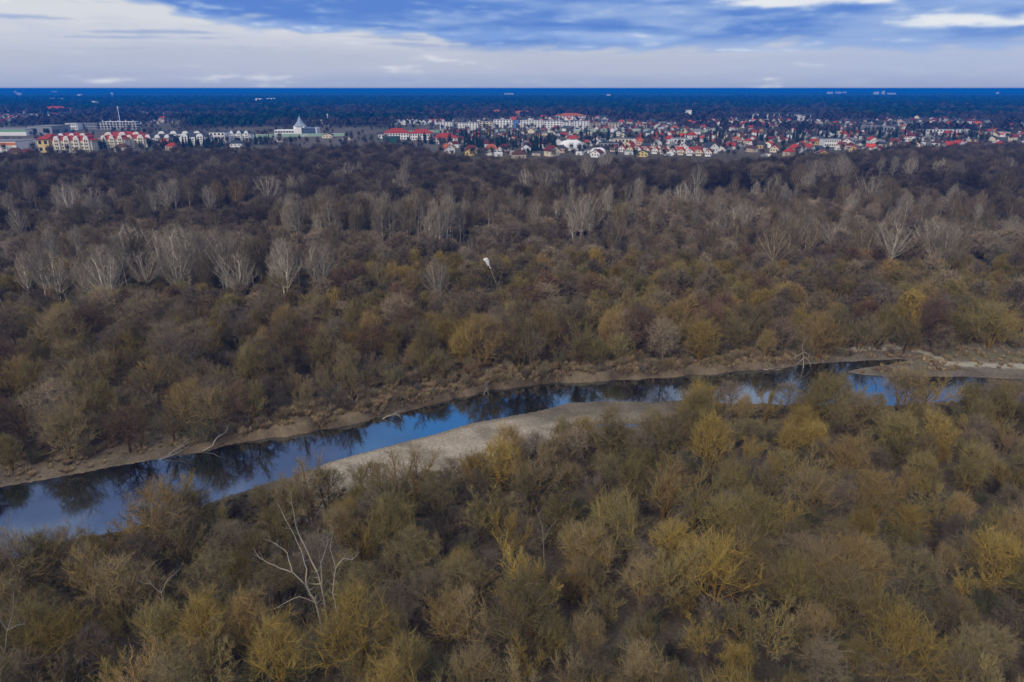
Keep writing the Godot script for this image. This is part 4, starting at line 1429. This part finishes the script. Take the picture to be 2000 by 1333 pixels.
	mast(Vector2(-731.8, -1397.3), 40.0, "thin lattice mast behind the concrete skeleton")
	mast(Vector2(166.7, -1206.6), 14.0, "white flagpole-like mast among the middle houses")
	water_tower(Vector2(-2969.2, -5626.7))
	town_trees(spots)


func cottage(roof: Color, wall: Color) -> ArrayMesh:
	tv = PackedVector3Array()
	tc = PackedColorArray()
	for pair in [[gable_wall, wall], [gable_roof, roof]]:
		var m: ArrayMesh = pair[0]
		for v in m.surface_get_arrays(0)[Mesh.ARRAY_VERTEX]:
			tv.append(v * Vector3(9.5, 7.6, 9.0))
			tc.append(pair[1])
	return mesh_of(tv, tc)


func skeleton(x: float, z: float, w: float) -> void:
	var o := base("concrete_skeleton", Vector3(x, 0, z))
	var m := flat(0.66, 0.65, 0.63)
	for s in 4:
		part(o, "floor_slab", unit_box, m, Vector3(0, 0.2 + s * 4.2, 0), Vector3(w - (12.0 if s == 3 else 0.0), 0.5, 22.0))
	for s in 3:
		for i in 12:
			for q in [-1, 1]:
				part(o, "pillar", unit_box, m, Vector3(-w / 2 + w * (i + 0.5) / 12.0, 2.3 + s * 4.2, q * 10.0), Vector3(1.1, 3.7, 1.1))
	for i in 5:
		part(o, "pillar", unit_box, m, Vector3(-w * 0.4 + w * 0.2 * i, 14.6, 8.0), Vector3(1.0, 3.2, 1.0))
	part(o, "core_wall", unit_box, m, Vector3(-w * 0.15, 6.6, -3.0), Vector3(w * 0.1, 12.0, 6.0))
	part(o, "core_wall", unit_box, m, Vector3(w * 0.3, 6.6, -3.0), Vector3(w * 0.1, 12.0, 6.0))
	tag(o, "unfinished white concrete skeleton of slabs and pillars behind the gabled flats", "building")


func spire_hall(x: float, z: float, w: float) -> void:
	var o := base("spired_hall", Vector3(x, 0, z))
	var white := paint(WHITE)
	var tin := flat(0.27, 0.33, 0.42, 0.4)
	part(o, "wing", unit_box, white, Vector3(-w * 0.24, 5.2, 0), Vector3(w * 0.52, 10.4, 20.0))
	for i in 7:
		part(o, "window", unit_box, glass, Vector3(-w * 0.46 + w * 0.065 * i, 6.5, 10.03), Vector3(w * 0.05, 3.2, 0.14))
	part(o, "tower_wall", unit_box, white, Vector3(w * 0.09, 7.5, 1.0), Vector3(w * 0.12, 15.0, 22.0))
	var gm := flat(0.05, 0.08, 0.13, 0.12)
	part(o, "glass_front", unit_box, gm, Vector3(w * 0.32, 7.6, 0.5), Vector3(w * 0.33, 15.2, 20.0))
	for i in 4:
		part(o, "glazing_bar", unit_box, tin, Vector3(w * 0.32, 3.0 + 3.6 * i, 10.56), Vector3(w * 0.33, 0.5, 0.2))
	part(o, "side_fin", unit_box, white, Vector3(w * 0.496, 7.8, 1.0), Vector3(w * 0.02, 15.6, 22.0))
	part(o, "drum", unit_box, white, Vector3(w * 0.06, 14.6, -4.0), Vector3(w * 0.26, 7.0, 14.0))
	# a tent roof of eight sides with a concave sweep
	var t := []
	var rings := []
	for i in 9:
		var u := i / 8.0
		var r := lerpf(1.0, 0.0, u) * (1.0 - 0.3 * sin(PI * u)) + 0.012
		var ring := []
		for k in 8:
			var a := TAU * (k + 0.5) / 8.0
			ring.append(Vector3(cos(a) * r, u, sin(a) * r))
		rings.append(ring)
	for i in 8:
		for k in 8:
			var k2 := (k + 1) % 8
			t.append_array(quad(rings[i][k], rings[i + 1][k], rings[i + 1][k2], rings[i][k2]))
	part(o, "tent_roof", solid(t), tin, Vector3(w * 0.06, 18.1, -4.0), Vector3(w * 0.16, 21.0, w * 0.16))
	part(o, "finial", unit_box, tin, Vector3(w * 0.06, 40.6, -4.0), Vector3(0.4, 4.0, 0.4))
	o.scale = Vector3(1.0, 0.72, 1.0)
	tag(o, "white hall with a tall tent-shaped grey spire and glass front", "hall")


func barrier(a: Vector2, b: Vector2, label: String) -> void:
	var o := base("noise_barrier", Vector3(a.x, 0, a.y), -atan2(b.y - a.y, b.x - a.x))
	var n := 12
	var l := a.distance_to(b)
	for i in n:
		part(o, "panel", unit_box, flat(0.34, 0.50, 0.36) if i % 3 else flat(0.50, 0.60, 0.50), Vector3(l * (i + 0.5) / n, 2.2, 0), Vector3(l / n - 0.15, 4.4, 0.25))
		part(o, "coping", unit_box, flat(0.6, 0.62, 0.58), Vector3(l * (i + 0.5) / n, 4.55, 0), Vector3(l / n - 0.15, 0.28, 0.35))
	for i in n + 1:
		part(o, "post", unit_box, flat(0.3, 0.32, 0.32), Vector3(l * i / n, 2.35, 0), Vector3(0.3, 4.7, 0.3))
	tag(o, label, "wall", "noise walls along the road")


func dome(x: float, z: float, w: float, h: float, label: String) -> void:
	var o := base("sports_dome", Vector3(x, 0, z), 0.25)
	var t := []
	var rings := []
	for i in 9:
		var a := PI / 2 * i / 8.0
		var ring := []
		for k in 20:
			var b := TAU * k / 20.0
			var c := Vector2(signf(cos(b)) * pow(absf(cos(b)), 0.6), signf(sin(b)) * pow(absf(sin(b)), 0.6))
			ring.append(Vector3(c.x * pow(cos(a), 0.55) * 0.5, sin(a), c.y * pow(cos(a), 0.55) * 0.5))
		rings.append(ring)
	for i in 8:
		for k in 20:
			var k2 := (k + 1) % 20
			t.append_array(quad(rings[i][k], rings[i + 1][k], rings[i + 1][k2], rings[i][k2]))
	part(o, "skin", solid(t), flat(0.82, 0.82, 0.82, 0.6), Vector3.ZERO, Vector3(w, h, w * 0.62))
	part(o, "skirt", unit_box, flat(0.5, 0.52, 0.55), Vector3(0, 0.3, 0), Vector3(w * 0.9, 0.6, w * 0.6))
	part(o, "entrance", unit_box, flat(0.4, 0.42, 0.45), Vector3(0, 1.4, w * 0.31 + 1.0), Vector3(3.0, 2.8, 2.4))
	tag(o, label, "dome", "air-filled sports domes")


func mast(at: Vector2, h: float, label: String) -> void:
	var o := base("mast", Vector3(at.x, 0, at.y))
	var m := flat(0.6, 0.62, 0.66)
	for i in 6:
		part(o, "section", unit_box, m, Vector3(0, h * (i + 0.5) / 6.0, 0), Vector3(1.5 - 0.15 * i, h / 6.0 - 0.02, 1.5 - 0.15 * i))
	part(o, "antenna", unit_box, m, Vector3(0, h * 0.9, 0), Vector3(3.0, 2.0, 1.0))
	tag(o, label, "mast")


func water_tower(at: Vector2) -> void:
	var o := base("water_tower", Vector3(at.x, 0, at.y))
	var cy := CylinderMesh.new()
	cy.top_radius = 0.5
	cy.bottom_radius = 0.5
	cy.height = 1.0
	cy.radial_segments = 16
	part(o, "shaft", cy, flat(0.5, 0.52, 0.55), Vector3(0, 13.0, 0), Vector3(6, 26, 6))
	part(o, "tank", cy, paint(WHITE), Vector3(0, 33.0, 0), Vector3(16, 14, 16))
	part(o, "cap", cy, paint(GREY), Vector3(0, 40.5, 0), Vector3(12, 1.2, 12))
	tag(o, "white water tower rising from the far western forest", "water tower")


func conifer_shape() -> ArrayMesh:
	cv = PackedVector3Array()
	cc = PackedColorArray()
	for i in 150:
		var u := (i + rng.randf()) / 150.0
		var y := 1.2 + 12.8 * u
		var r := (1.0 - u) * 3.1 + 0.25
		var a := i * 2.4 + rng.randf()
		var d := Vector3(cos(a), 0, sin(a))
		var s := Vector3(-sin(a), 0, cos(a)) * (0.35 + r * 0.34)
		var tip := d * r * rng.randf_range(0.8, 1.15) + Vector3(0, y - 0.35 * r, 0)
		var root := Vector3(0, y + 0.25, 0)
		cv.append_array(PackedVector3Array([root, tip + s * 0.5, tip - s * 0.5, root.lerp(tip, 0.4) + s, tip, root.lerp(tip, 0.4) - s + Vector3(0, -0.2, 0)]))
		var g := rng.randf_range(0.6, 1.0)
		for q in 6:
			cc.append(Color(g, g, g))
	return mesh_of(cv, cc)


func town_trees(_spots: Array) -> void:
	var crown := conifer_shape()
	var cone := CylinderMesh.new()
	cone.top_radius = 0.06
	cone.bottom_radius = 0.22
	cone.height = 12.0
	cone.radial_segments = 5
	cone.rings = 1
	var here := []
	var put := []
	for c in [[Vector2(-407.5, -913.2), 26, 30.0, 14.0], [Vector2(-392.0, -929.4), 12, 24.0, 8.0], [Vector2(-498.9, -867.6), 5, 20.0, 8.0], [Vector2(-3.2, -913.2), 60, 55.0, 45.0], [Vector2(-29.8, -1082.9), 26, 50.0, 30.0], [Vector2(26.4, -954.9), 20, 30.0, 30.0], [Vector2(157.8, -1040.1), 24, 60.0, 40.0], [Vector2(221.0, -1000.4), 14, 60.0, 40.0], [Vector2(304.2, -1050.4), 20, 80.0, 60.0], [Vector2(412.8, -1050.4), 24, 60.0, 50.0], [Vector2(530.8, -1206.6), 18, 60.0, 40.0], [Vector2(655.4, -1050.4), 14, 20.0, 14.0], [Vector2(593.8, -1105.6), 14, 80.0, 40.0], [Vector2(-80.6, -972.6), 14, 40.0, 30.0], [Vector2(-195.3, -1264.2), 7, 12.0, 8.0], [Vector2(-329.2, -972.6), 6, 24.0, 8.0]]:
		for i in c[1]:
			put.append(Vector2(c[0].x + rng.randf_range(-1, 1) * c[2], c[0].y + rng.randf_range(-1, 1) * c[3]))
	for p in put:
		if -p.y < -along(wood_edge, p.x) + 10.0:
			continue
		var h := rng.randf_range(0.7, 1.25)
		var o := base("conifer_tree", Vector3(p.x, 0, p.y), rng.randf() * TAU)
		o.scale = Vector3.ONE * h
		part(o, "trunk", cone, flat(0.08, 0.055, 0.04), Vector3(0, 6.0, 0))
		part(o, "crown", crown, tinted(0.028, 0.055, 0.032) if rng.randf() < 0.6 else tinted(0.04, 0.06, 0.035))
		tag(o, placed_label("%s green conifer in the town" % ["dark", "deep", "dense dark", "narrow dark", "slender deep"][rng.randi() % 5], o.position + Vector3(0, 6, 0)), "tree", "conifers among the town houses")
	# leafless and evergreen garden trees as one mass
	make_shapes_for_town()
	for i in 4400:
		var d := rng.randf_range(790.0, 2050.0)
		var b := rng.randf_range(-0.73, 0.74)
		var x := d * b
		if d < -along(wood_edge, x) + 8.0:
			continue
		var n := wide_noise.get_noise_2d(x * 0.6, -d * 0.6 + 70.0)
		if b < -0.13 and d > 1010.0 and d < 1330.0 and n < 0.1:
			continue
		if n < -0.25:
			continue
		here.append({"at": Vector3(x, 0, -d), "turn": rng.randf() * TAU, "size": rng.randf_range(0.55, 1.15), "tint": pick([Color(0.13, 0.105, 0.095), Color(0.16, 0.13, 0.11), Color(0.18, 0.145, 0.125), Color(0.05, 0.07, 0.045)])})
	var mass := base("garden_trees", Vector3.ZERO)
	tag(mass, "brown and dark green garden trees filling the gaps between houses", "trees", "", "stuff")
	scatter(mass, "treetops", shapes.town, here)


func make_shapes_for_town() -> void:
	tv = PackedVector3Array()
	tc = PackedColorArray()
	for i in 130:
		var d := Vector3(rng.randf_range(-1, 1), rng.randf_range(-0.7, 1.0), rng.randf_range(-1, 1)).normalized()
		var a := Vector3(0, 5.5, 0) + d * rng.randf_range(0.5, 2.0)
		var b := Vector3(0, 6.5, 0) + d * rng.randf_range(3.4, 5.2) * Vector3(1, 1.25, 1)
		var s := d.cross(Vector3(rng.randf() - 0.5, rng.randf() - 0.5, rng.randf() - 0.5)).normalized() * 0.22
		tv.append_array(PackedVector3Array([a - s, b, a + s]))
		var g := rng.randf_range(0.6, 1.0)
		for q in 3:
			tc.append(Color(g, g, g))
	var st := PackedVector3Array([Vector3(0, -0.3, 0), Vector3(0.1, 4.0, 0), Vector3(-0.1, 7.5, 0)])
	tube(st, 0.3, 0.1, 4, Color(0.7, 0.68, 0.66))
	shapes.town = mesh_of(tv, tc)


# ---------------------------------------------------------------- details
func bough(o: Node3D, called: String, pts: Array, r0: float, r1: float, mat: Material) -> MeshInstance3D:
	tv = PackedVector3Array()
	tc = PackedColorArray()
	var fine := PackedVector3Array()
	for i in pts.size() - 1:
		for k in 3:
			var p: Vector3 = pts[i].lerp(pts[i + 1], k / 3.0)
			fine.append(p + (Vector3(rng.randf() - 0.5, rng.randf() - 0.5, rng.randf() - 0.5) * 0.22 if k else Vector3.ZERO))
	fine.append(pts[pts.size() - 1])
	tube(fine, r0 * 0.72, r1 * 0.6, 6, Color(1, 1, 1))
	# a few broken side twigs
	var n := fine.size()
	for i in n * 2:
		var j := rng.randi_range(n / 3, n - 1)
		var d := Vector3(rng.randf() - 0.5, rng.randf() * 0.7, rng.randf() - 0.5).normalized()
		var l := rng.randf_range(0.5, 2.4)
		tube(PackedVector3Array([fine[j], fine[j] + d * l * 0.5, fine[j] + d * l + Vector3(0, 0.15, 0)]), r1 * 0.6, 0.012, 3, Color(0.9, 0.9, 0.9))
	return part(o, called, mesh_of(tv, tc), mat)


func dead_tree(at: Vector2, turn: float, limbs: Array, mat: Material, label: String) -> void:
	var y: float = land(at.x, at.y)[0]
	var o := base("dead_tree", Vector3(at.x, y - 0.15, at.y), turn)
	for i in limbs.size():
		var l: Array = limbs[i]
		bough(o, "trunk" if l[0] > 0.15 else "branch", l.slice(2), l[0], l[1], mat)
	o.scale = Vector3(0.64, 0.8, 0.7)
	tag(o, label, "tree", "pale dead trees")


func make_details() -> void:
	var bleached := tinted(0.43, 0.37, 0.30)
	var grey := tinted(0.27, 0.245, 0.215)
	# the big pale skeleton in the near thicket
	dead_tree(Vector2(-24.5, -76.4), 0.0, [
		[0.34, 0.20, Vector3(-0.9, 0, 0), Vector3(-1.0, 4.0, 0.1), Vector3(-1.8, 7.8, 0.0), Vector3(-3.0, 10.6, 0.3)],
		[0.18, 0.05, Vector3(-3.0, 10.6, 0.3), Vector3(-5.2, 13.4, 0.8), Vector3(-8.6, 14.8, 0.9), Vector3(-11.6, 16.2, 0.6)],
		[0.14, 0.03, Vector3(-5.2, 13.4, 0.8), Vector3(-6.2, 16.2, -0.4), Vector3(-8.4, 17.6, -1.0), Vector3(-10.4, 18.2, -1.2)],
		[0.2, 0.05, Vector3(-3.0, 10.6, 0.3), Vector3(-2.7, 13.2, -0.4), Vector3(-3.6, 16.6, -0.8), Vector3(-5.2, 20.4, -1.0), Vector3(-7.2, 25.0, -1.2)],
		[0.22, 0.05, Vector3(-0.8, 12.6, -0.6), Vector3(-2.4, 16.2, -0.9), Vector3(-4.2, 20.8, -1.2), Vector3(-4.6, 26.6, -1.6)],
		[0.26, 0.16, Vector3(0.2, 0, -0.6), Vector3(0.1, 5.0, -0.6), Vector3(-0.2, 9.2, -0.6), Vector3(-0.8, 12.6, -0.6)],
		[0.14, 0.05, Vector3(-0.2, 9.2, -0.6), Vector3(0.1, 14.2, -0.8), Vector3(1.8, 18.0, -1.0)],
		[0.30, 0.14, Vector3(2.3, 0, 0.6), Vector3(3.0, 5.0, 0.6), Vector3(2.2, 9.0, 0.4), Vector3(3.2, 13.6, 0.2)],
		[0.13, 0.04, Vector3(3.2, 13.6, 0.2), Vector3(5.0, 15.6, 0.0), Vector3(6.6, 15.2, -0.2), Vector3(8.0, 16.4, -0.4)],
		[0.12, 0.03, Vector3(3.2, 13.6, 0.2), Vector3(2.4, 17.2, -0.2), Vector3(3.4, 20.5, -0.6)],
		[0.12, 0.04, Vector3(-1.6, 7.0, 0.0), Vector3(-4.2, 9.0, 1.2), Vector3(-7.4, 8.0, 1.8), Vector3(-9.4, 7.2, 2.0)]], bleached, "large bleached dead tree with forked bare limbs rising from the near thicket")
	dead_tree(Vector2(-61.4, -69.3), 0.0, [
		[0.36, 0.2, Vector3(0, 0, 0), Vector3(0.3, 4.5, 0), Vector3(0.1, 7.2, 0)],
		[0.18, 0.04, Vector3(0.1, 7.2, 0), Vector3(1.3, 10.8, -0.3), Vector3(3.2, 14.4, -0.6), Vector3(4.2, 18.2, -1.0)],
		[0.16, 0.04, Vector3(1.3, 10.8, -0.3), Vector3(0.7, 13.4, 0.2), Vector3(-0.4, 18.4, 0.0)],
		[0.2, 0.05, Vector3(0.1, 7.2, 0), Vector3(-2.0, 9.6, 0.4), Vector3(-2.2, 12.6, 0.4)],
		[0.1, 0.03, Vector3(1.3, 10.8, -0.3), Vector3(4.0, 12.2, 0.2), Vector3(5.6, 12.6, 0.4)]], grey, "grey broken dead tree at the lower west corner of the thicket")
	dead_tree(Vector2(-46.5, -78.7), 0.2, [[0.2, 0.1, Vector3(0, 0, 0), Vector3(-0.3, 4, 0), Vector3(-0.2, 8.4, 0)], [0.09, 0.03, Vector3(-0.2, 8.4, 0), Vector3(1.6, 11, 0), Vector3(4, 12.4, 0)], [0.09, 0.03, Vector3(-0.2, 8.4, 0), Vector3(-1.6, 10.6, 0.4), Vector3(-3.4, 11.4, 0.6)]], bleached, "single pale upright trunk below the big riverside willow")
	dead_tree(Vector2(4.8, -89.2), 0.2, [[0.2, 0.05, Vector3(0, 0, 0), Vector3(-0.2, 5, 0), Vector3(-0.6, 10, 0), Vector3(-2.2, 14, 0)], [0.08, 0.03, Vector3(-0.3, 7, 0), Vector3(1.5, 10, 0), Vector3(3.2, 11.4, 0)]], grey, "thin pale dead tree in the middle of the near thicket")
	dead_tree(Vector2(-143.1, -197.7), 0.3, [[0.3, 0.08, Vector3(0, 0, 0), Vector3(-2.6, 5, 0), Vector3(-4.4, 9, 0), Vector3(-5.6, 15, 0)], [0.15, 0.04, Vector3(-2.6, 5, 0), Vector3(-5.5, 7, 0.3), Vector3(-7.5, 8, 0.4)]], bleached, "leaning white dead tree at the western margin beyond the river")
	dead_tree(Vector2(-129.7, -203.7), -0.2, [[0.24, 0.06, Vector3(0, 0, 0), Vector3(-1.8, 5.6, 0), Vector3(-3.6, 9.4, 0), Vector3(-4.6, 13.4, 0)], [0.14, 0.04, Vector3(-0.2, 1, 0), Vector3(1.6, 5, 0.3), Vector3(1.2, 9, 0.4)]], bleached, "pale forked dead tree below the western poplars")
	dead_tree(Vector2(-4.6, -188.3), 0.0, [[0.2, 0.05, Vector3(0, 0, 0), Vector3(0.1, 4, 0), Vector3(-0.2, 8, 0), Vector3(-1.8, 12, 0)], [0.1, 0.03, Vector3(0, 5, 0), Vector3(1.2, 8, 0.2), Vector3(0.8, 11, 0.1)]], grey, "pale slim dead tree above the middle of the far bank")
	dead_tree(Vector2(167.6, -230.7), 0.0, [[0.3, 0.08, Vector3(0, 0, 0), Vector3(1.0, 5, 0), Vector3(2.2, 10.5, 0)]], bleached, "broken pale leaning trunk near the eastern margin")
	for a in [[Vector2(-18.1, -299.9), 11.0, -0.4, "western"], [Vector2(-17.1, -299.9), 12.5, 0.3, "middle"], [Vector2(-14.8, -298.0), 9.5, 1.0, "eastern, leaning"]]:
		dead_tree(a[0], 0.0, [[0.2, 0.1, Vector3(0, 0, 0), Vector3(a[2] * 0.6, a[1] * 0.5, 0), Vector3(a[2], a[1], 0)], [0.1, 0.05, Vector3(a[2] * 0.6, a[1] * 0.5, 0), Vector3(a[2] + 0.4, a[1] * 0.7, 0.2)]], bleached, "%s one of three pale bare snags near the white plastic sheet" % a[3])
	plastic_sheet()
	# trunks fallen into the river
	fallen(Vector2(-71.5, -130.5), 1.0, [[Vector3(0, 0.1, 0), Vector3(2.2, 1.2, -1.6), Vector3(4.8, 2.6, -3.4)], [Vector3(-0.6, 0, 0.2), Vector3(2.6, 0.9, -0.6), Vector3(5.0, 2.2, -1.8)], [Vector3(-1.2, -0.2, 0.6), Vector3(0.8, 0.6, 0.2), Vector3(2.8, 1.8, -2.6)], [Vector3(0.6, 0.3, -0.5), Vector3(3.4, 2.2, -3.6), Vector3(5.6, 3.4, -5.6)]], "tangle of grey trunks fallen from the far bank into the water, west")
	fallen(Vector2(-64.6, -133.3), 1.0, [[Vector3(0, 0.2, 0), Vector3(1.8, 1.0, -1.2), Vector3(2.6, 2.4, -2.2), Vector3(4.0, 3.0, -3.0), Vector3(4.8, 4.6, -3.8)]], "single crooked grey log lying up the far bank beside the tangle")
	fallen(Vector2(-29.2, -149.5), 1.0, [[Vector3(-0.6, 0, 0.3), Vector3(1.0, 0.7, 0), Vector3(2.6, 1.0, -0.5), Vector3(3.6, 0.6, 0.4)], [Vector3(1.8, 0.8, 0), Vector3(3.2, 1.2, 0.3), Vector3(4.0, 0.2, 0.9)], [Vector3(1.0, 0.6, 0), Vector3(2.6, 1.6, 0.1), Vector3(3.8, 1.8, -0.3)]], "bleached branching driftwood at the water's edge below the tan bank")
	fallen(Vector2(-6.6, -163.7), 0.6, [[Vector3(-0.4, 0, 0.5), Vector3(0, 0.9, 0), Vector3(0.2, 1.8, -0.6)], [Vector3(0.8, -0.1, 0.6), Vector3(0.6, 1.0, 0.1), Vector3(0.1, 1.9, -0.5)]], "small pale root stump hanging off the far bank")
	fallen(Vector2(78.8, -181.6), 1.0, [[Vector3(0.4, -0.2, 0.4), Vector3(0.2, 2.6, 0), Vector3(-0.3, 5.2, -0.4), Vector3(0.0, 8.2, -0.6)], [Vector3(0.2, 2.6, 0), Vector3(-1.4, 1.4, 0.6), Vector3(-2.2, -0.2, 0.9)], [Vector3(0.2, 3.2, 0), Vector3(1.6, 2.0, 0.5), Vector3(2.2, 0.2, 0.8)], [Vector3(-0.2, 4.2, 0), Vector3(-1.8, 3.2, 0.3), Vector3(-2.6, 2.2, 0.5)], [Vector3(0, 4.4, 0), Vector3(1.4, 3.8, 0.3), Vector3(2.4, 2.6, 0.6)]], "upturned grey dead tree standing in the water by the far bank, east")
	fallen(Vector2(70.4, -179.6), 0.8, [[Vector3(-2.6, 0.1, -0.2), Vector3(0, 0.25, 0), Vector3(2.0, 0.15, 0.2)], [Vector3(1.2, 0.1, 0), Vector3(2.2, 0.4, 0.6)]], "pale log floating beside the upturned dead tree")
	fallen(Vector2(36.8, -89.0), 0.9, [[Vector3(-1.0, 0.3, 0), Vector3(1.2, 1.2, 0)], [Vector3(-0.8, 0.3, 0.2), Vector3(1.6, 0.9, 0.3)]], "split pale log lying in a gap of the near thicket")
	fallen(Vector2(31.4, -112.6), 0.6, [[Vector3(-1.4, 0.2, 0), Vector3(0, 1.0, 0), Vector3(1.0, 2.2, 0)], [Vector3(0.2, 0.4, 0), Vector3(1.6, 1.6, 0.2), Vector3(2.6, 1.4, 0.2)]], "whitish broken branches in the dark gap of the eastern thicket")
	grasses()


func fallen(at: Vector2, size: float, limbs: Array, label: String) -> void:
	var y := maxf(land(at.x, at.y)[0], WATER)
	var o := base("fallen_tree", Vector3(at.x, y - 0.05, at.y))
	for i in limbs.size():
		bough(o, "log" if i == 0 else "branch", limbs[i], (0.26 if i == 0 else 0.16) * size, 0.05 * size, tinted(0.30, 0.26, 0.22))
	tag(o, label, "driftwood", "dead wood on the banks")


func plastic_sheet() -> void:
	var at := Vector2(Vector2(-5.2, -251.1).x, Vector2(-5.2, -251.1).y)
	var o := base("leaning_tree", Vector3(at.x, 0, at.y))
	var top := Vector3(-3.4, 11.0, 0.2)
	bough(o, "trunk", [Vector3(0, -0.2, 0), Vector3(-0.6, 3.6, 0), Vector3(-2.2, 8.0, 0.1), top], 0.16, 0.06, tinted(0.42, 0.35, 0.28))
	bough(o, "branch", [Vector3(0, 1.0, 0), Vector3(0.8, 5.0, 0.2), Vector3(2.4, 8.6, 0.3)], 0.1, 0.03, tinted(0.38, 0.28, 0.2))
	tag(o, "thin leaning bare tree that holds up the white plastic sheet", "tree")
	# a crumpled sheet snagged on its tip
	var t := []
	var rows := []
	for i in 13:
		var u := i / 12.0
		var row := []
		for k in 14:
			var v := k / 13.0 * TAU
			var r := (1.25 - 0.75 * u) * (1.0 + 0.35 * sin(3.0 * v + u * 5.0) + rng.randf_range(-0.12, 0.12))
			if i == 0:
				r *= 0.35
			row.append(Vector3(cos(v) * r - 1.6 + 2.0 * u, 4.6 - 5.6 * u + rng.randf_range(-0.12, 0.12) + 0.5 * sin(2.0 * v) * (1.0 - u), sin(v) * r * 0.6))
		rows.append(row)
	for i in 12:
		for k in 13:
			t.append_array(quad(rows[i][k], rows[i + 1][k], rows[i + 1][k + 1], rows[i][k + 1]))
	var s := base("plastic_sheet", Vector3(at.x, 0, at.y) + top + Vector3(0.1, -0.4, 0.3))
	s.scale = Vector3(0.66, 0.5, 0.66)
	part(s, "sheet", solid(t), flat(0.74, 0.74, 0.76, 0.45))
	var tail := []
	for i in 7:
		var u := i / 6.0
		tail.append([Vector3(0.3 + 0.9 * u + 0.2 * sin(u * 9.0), -1.0 - 2.0 * u, 0.2), Vector3(0.75 + 0.8 * u - 0.15 * sin(u * 7.0), -1.0 - 2.1 * u, 0.1 + 0.2 * u)])
	t = []
	for i in 6:
		t.append_array(quad(tail[i][0], tail[i + 1][0], tail[i + 1][1], tail[i][1]))
	part(s, "torn_tail", solid(t), flat(0.7, 0.7, 0.72, 0.45))
	tag(s, "crumpled white plastic sheet snagged high on a leaning bare tree", "plastic sheet")


func grasses() -> void:
	# dry grass and reed tufts on the banks and the meadows
	tv = PackedVector3Array()
	tc = PackedColorArray()
	for i in 46:
		var a := rng.randf() * TAU
		var r := rng.randf() * 0.35
		var p := Vector3(cos(a) * r, -0.05, sin(a) * r)
		var d := Vector3(cos(a) * 0.5, 1, sin(a) * 0.5).normalized() * rng.randf_range(0.35, 0.85)
		var s := Vector3(-sin(a), 0, cos(a)) * 0.035
		tv.append_array(PackedVector3Array([p - s, p + d, p + s]))
		var g := rng.randf_range(0.6, 1.0)
		for q in 3:
			tc.append(Color(g, g * 0.97, g * 0.9))
	var tuft := mesh_of(tv, tc)
	var list := []
	for i in 17000:
		var x := rng.randf_range(-140.0, 175.0)
		var z := along(far_wood, x) + rng.randf_range(-9.0, 13.0)
		var s := shore(Vector2(x, z))
		if s < 1.2 or rng.randf() < beach(x, true) * 0.75:
			continue
		if fine_noise.get_noise_2d(x * 1.4, z * 1.4 + 50.0) < -0.05:
			continue
		list.append({"at": Vector3(x, land(x, z)[0], z), "turn": rng.randf() * TAU, "size": rng.randf_range(0.7, 1.9), "tint": pick([Color(0.40, 0.30, 0.18), Color(0.33, 0.25, 0.16), Color(0.27, 0.19, 0.13), Color(0.46, 0.37, 0.24)])})
	for i in 5000:
		var x := rng.randf_range(-110.0, 130.0)
		var z := along(near_wood, x) + rng.randf_range(-4.0, 14.0)
		if shore(Vector2(x, z)) < 2.0:
			continue
		list.append({"at": Vector3(x, land(x, z)[0], z), "turn": rng.randf() * TAU, "size": rng.randf_range(0.5, 1.2), "tint": pick([Color(0.22, 0.19, 0.10), Color(0.25, 0.19, 0.11), Color(0.17, 0.15, 0.09)])})
	for i in 5000:
		var m: Array = meadows[rng.randi() % meadows.size()]
		var c: Vector2 = m[0]
		list.append({"at": Vector3(c.x + rng.randf_range(-1, 1) * m[1], 0.0, c.y + rng.randf_range(-1, 1) * m[2]), "turn": rng.randf() * TAU, "size": rng.randf_range(1.0, 2.0), "tint": pick([Color(0.30, 0.23, 0.17), Color(0.25, 0.20, 0.13)])})
	var o := base("dry_grass", Vector3.ZERO)
	tag(o, "dry straw-coloured grass and reeds along the river banks", "grass", "", "stuff")
	scatter(o, "tufts", tuft, list)
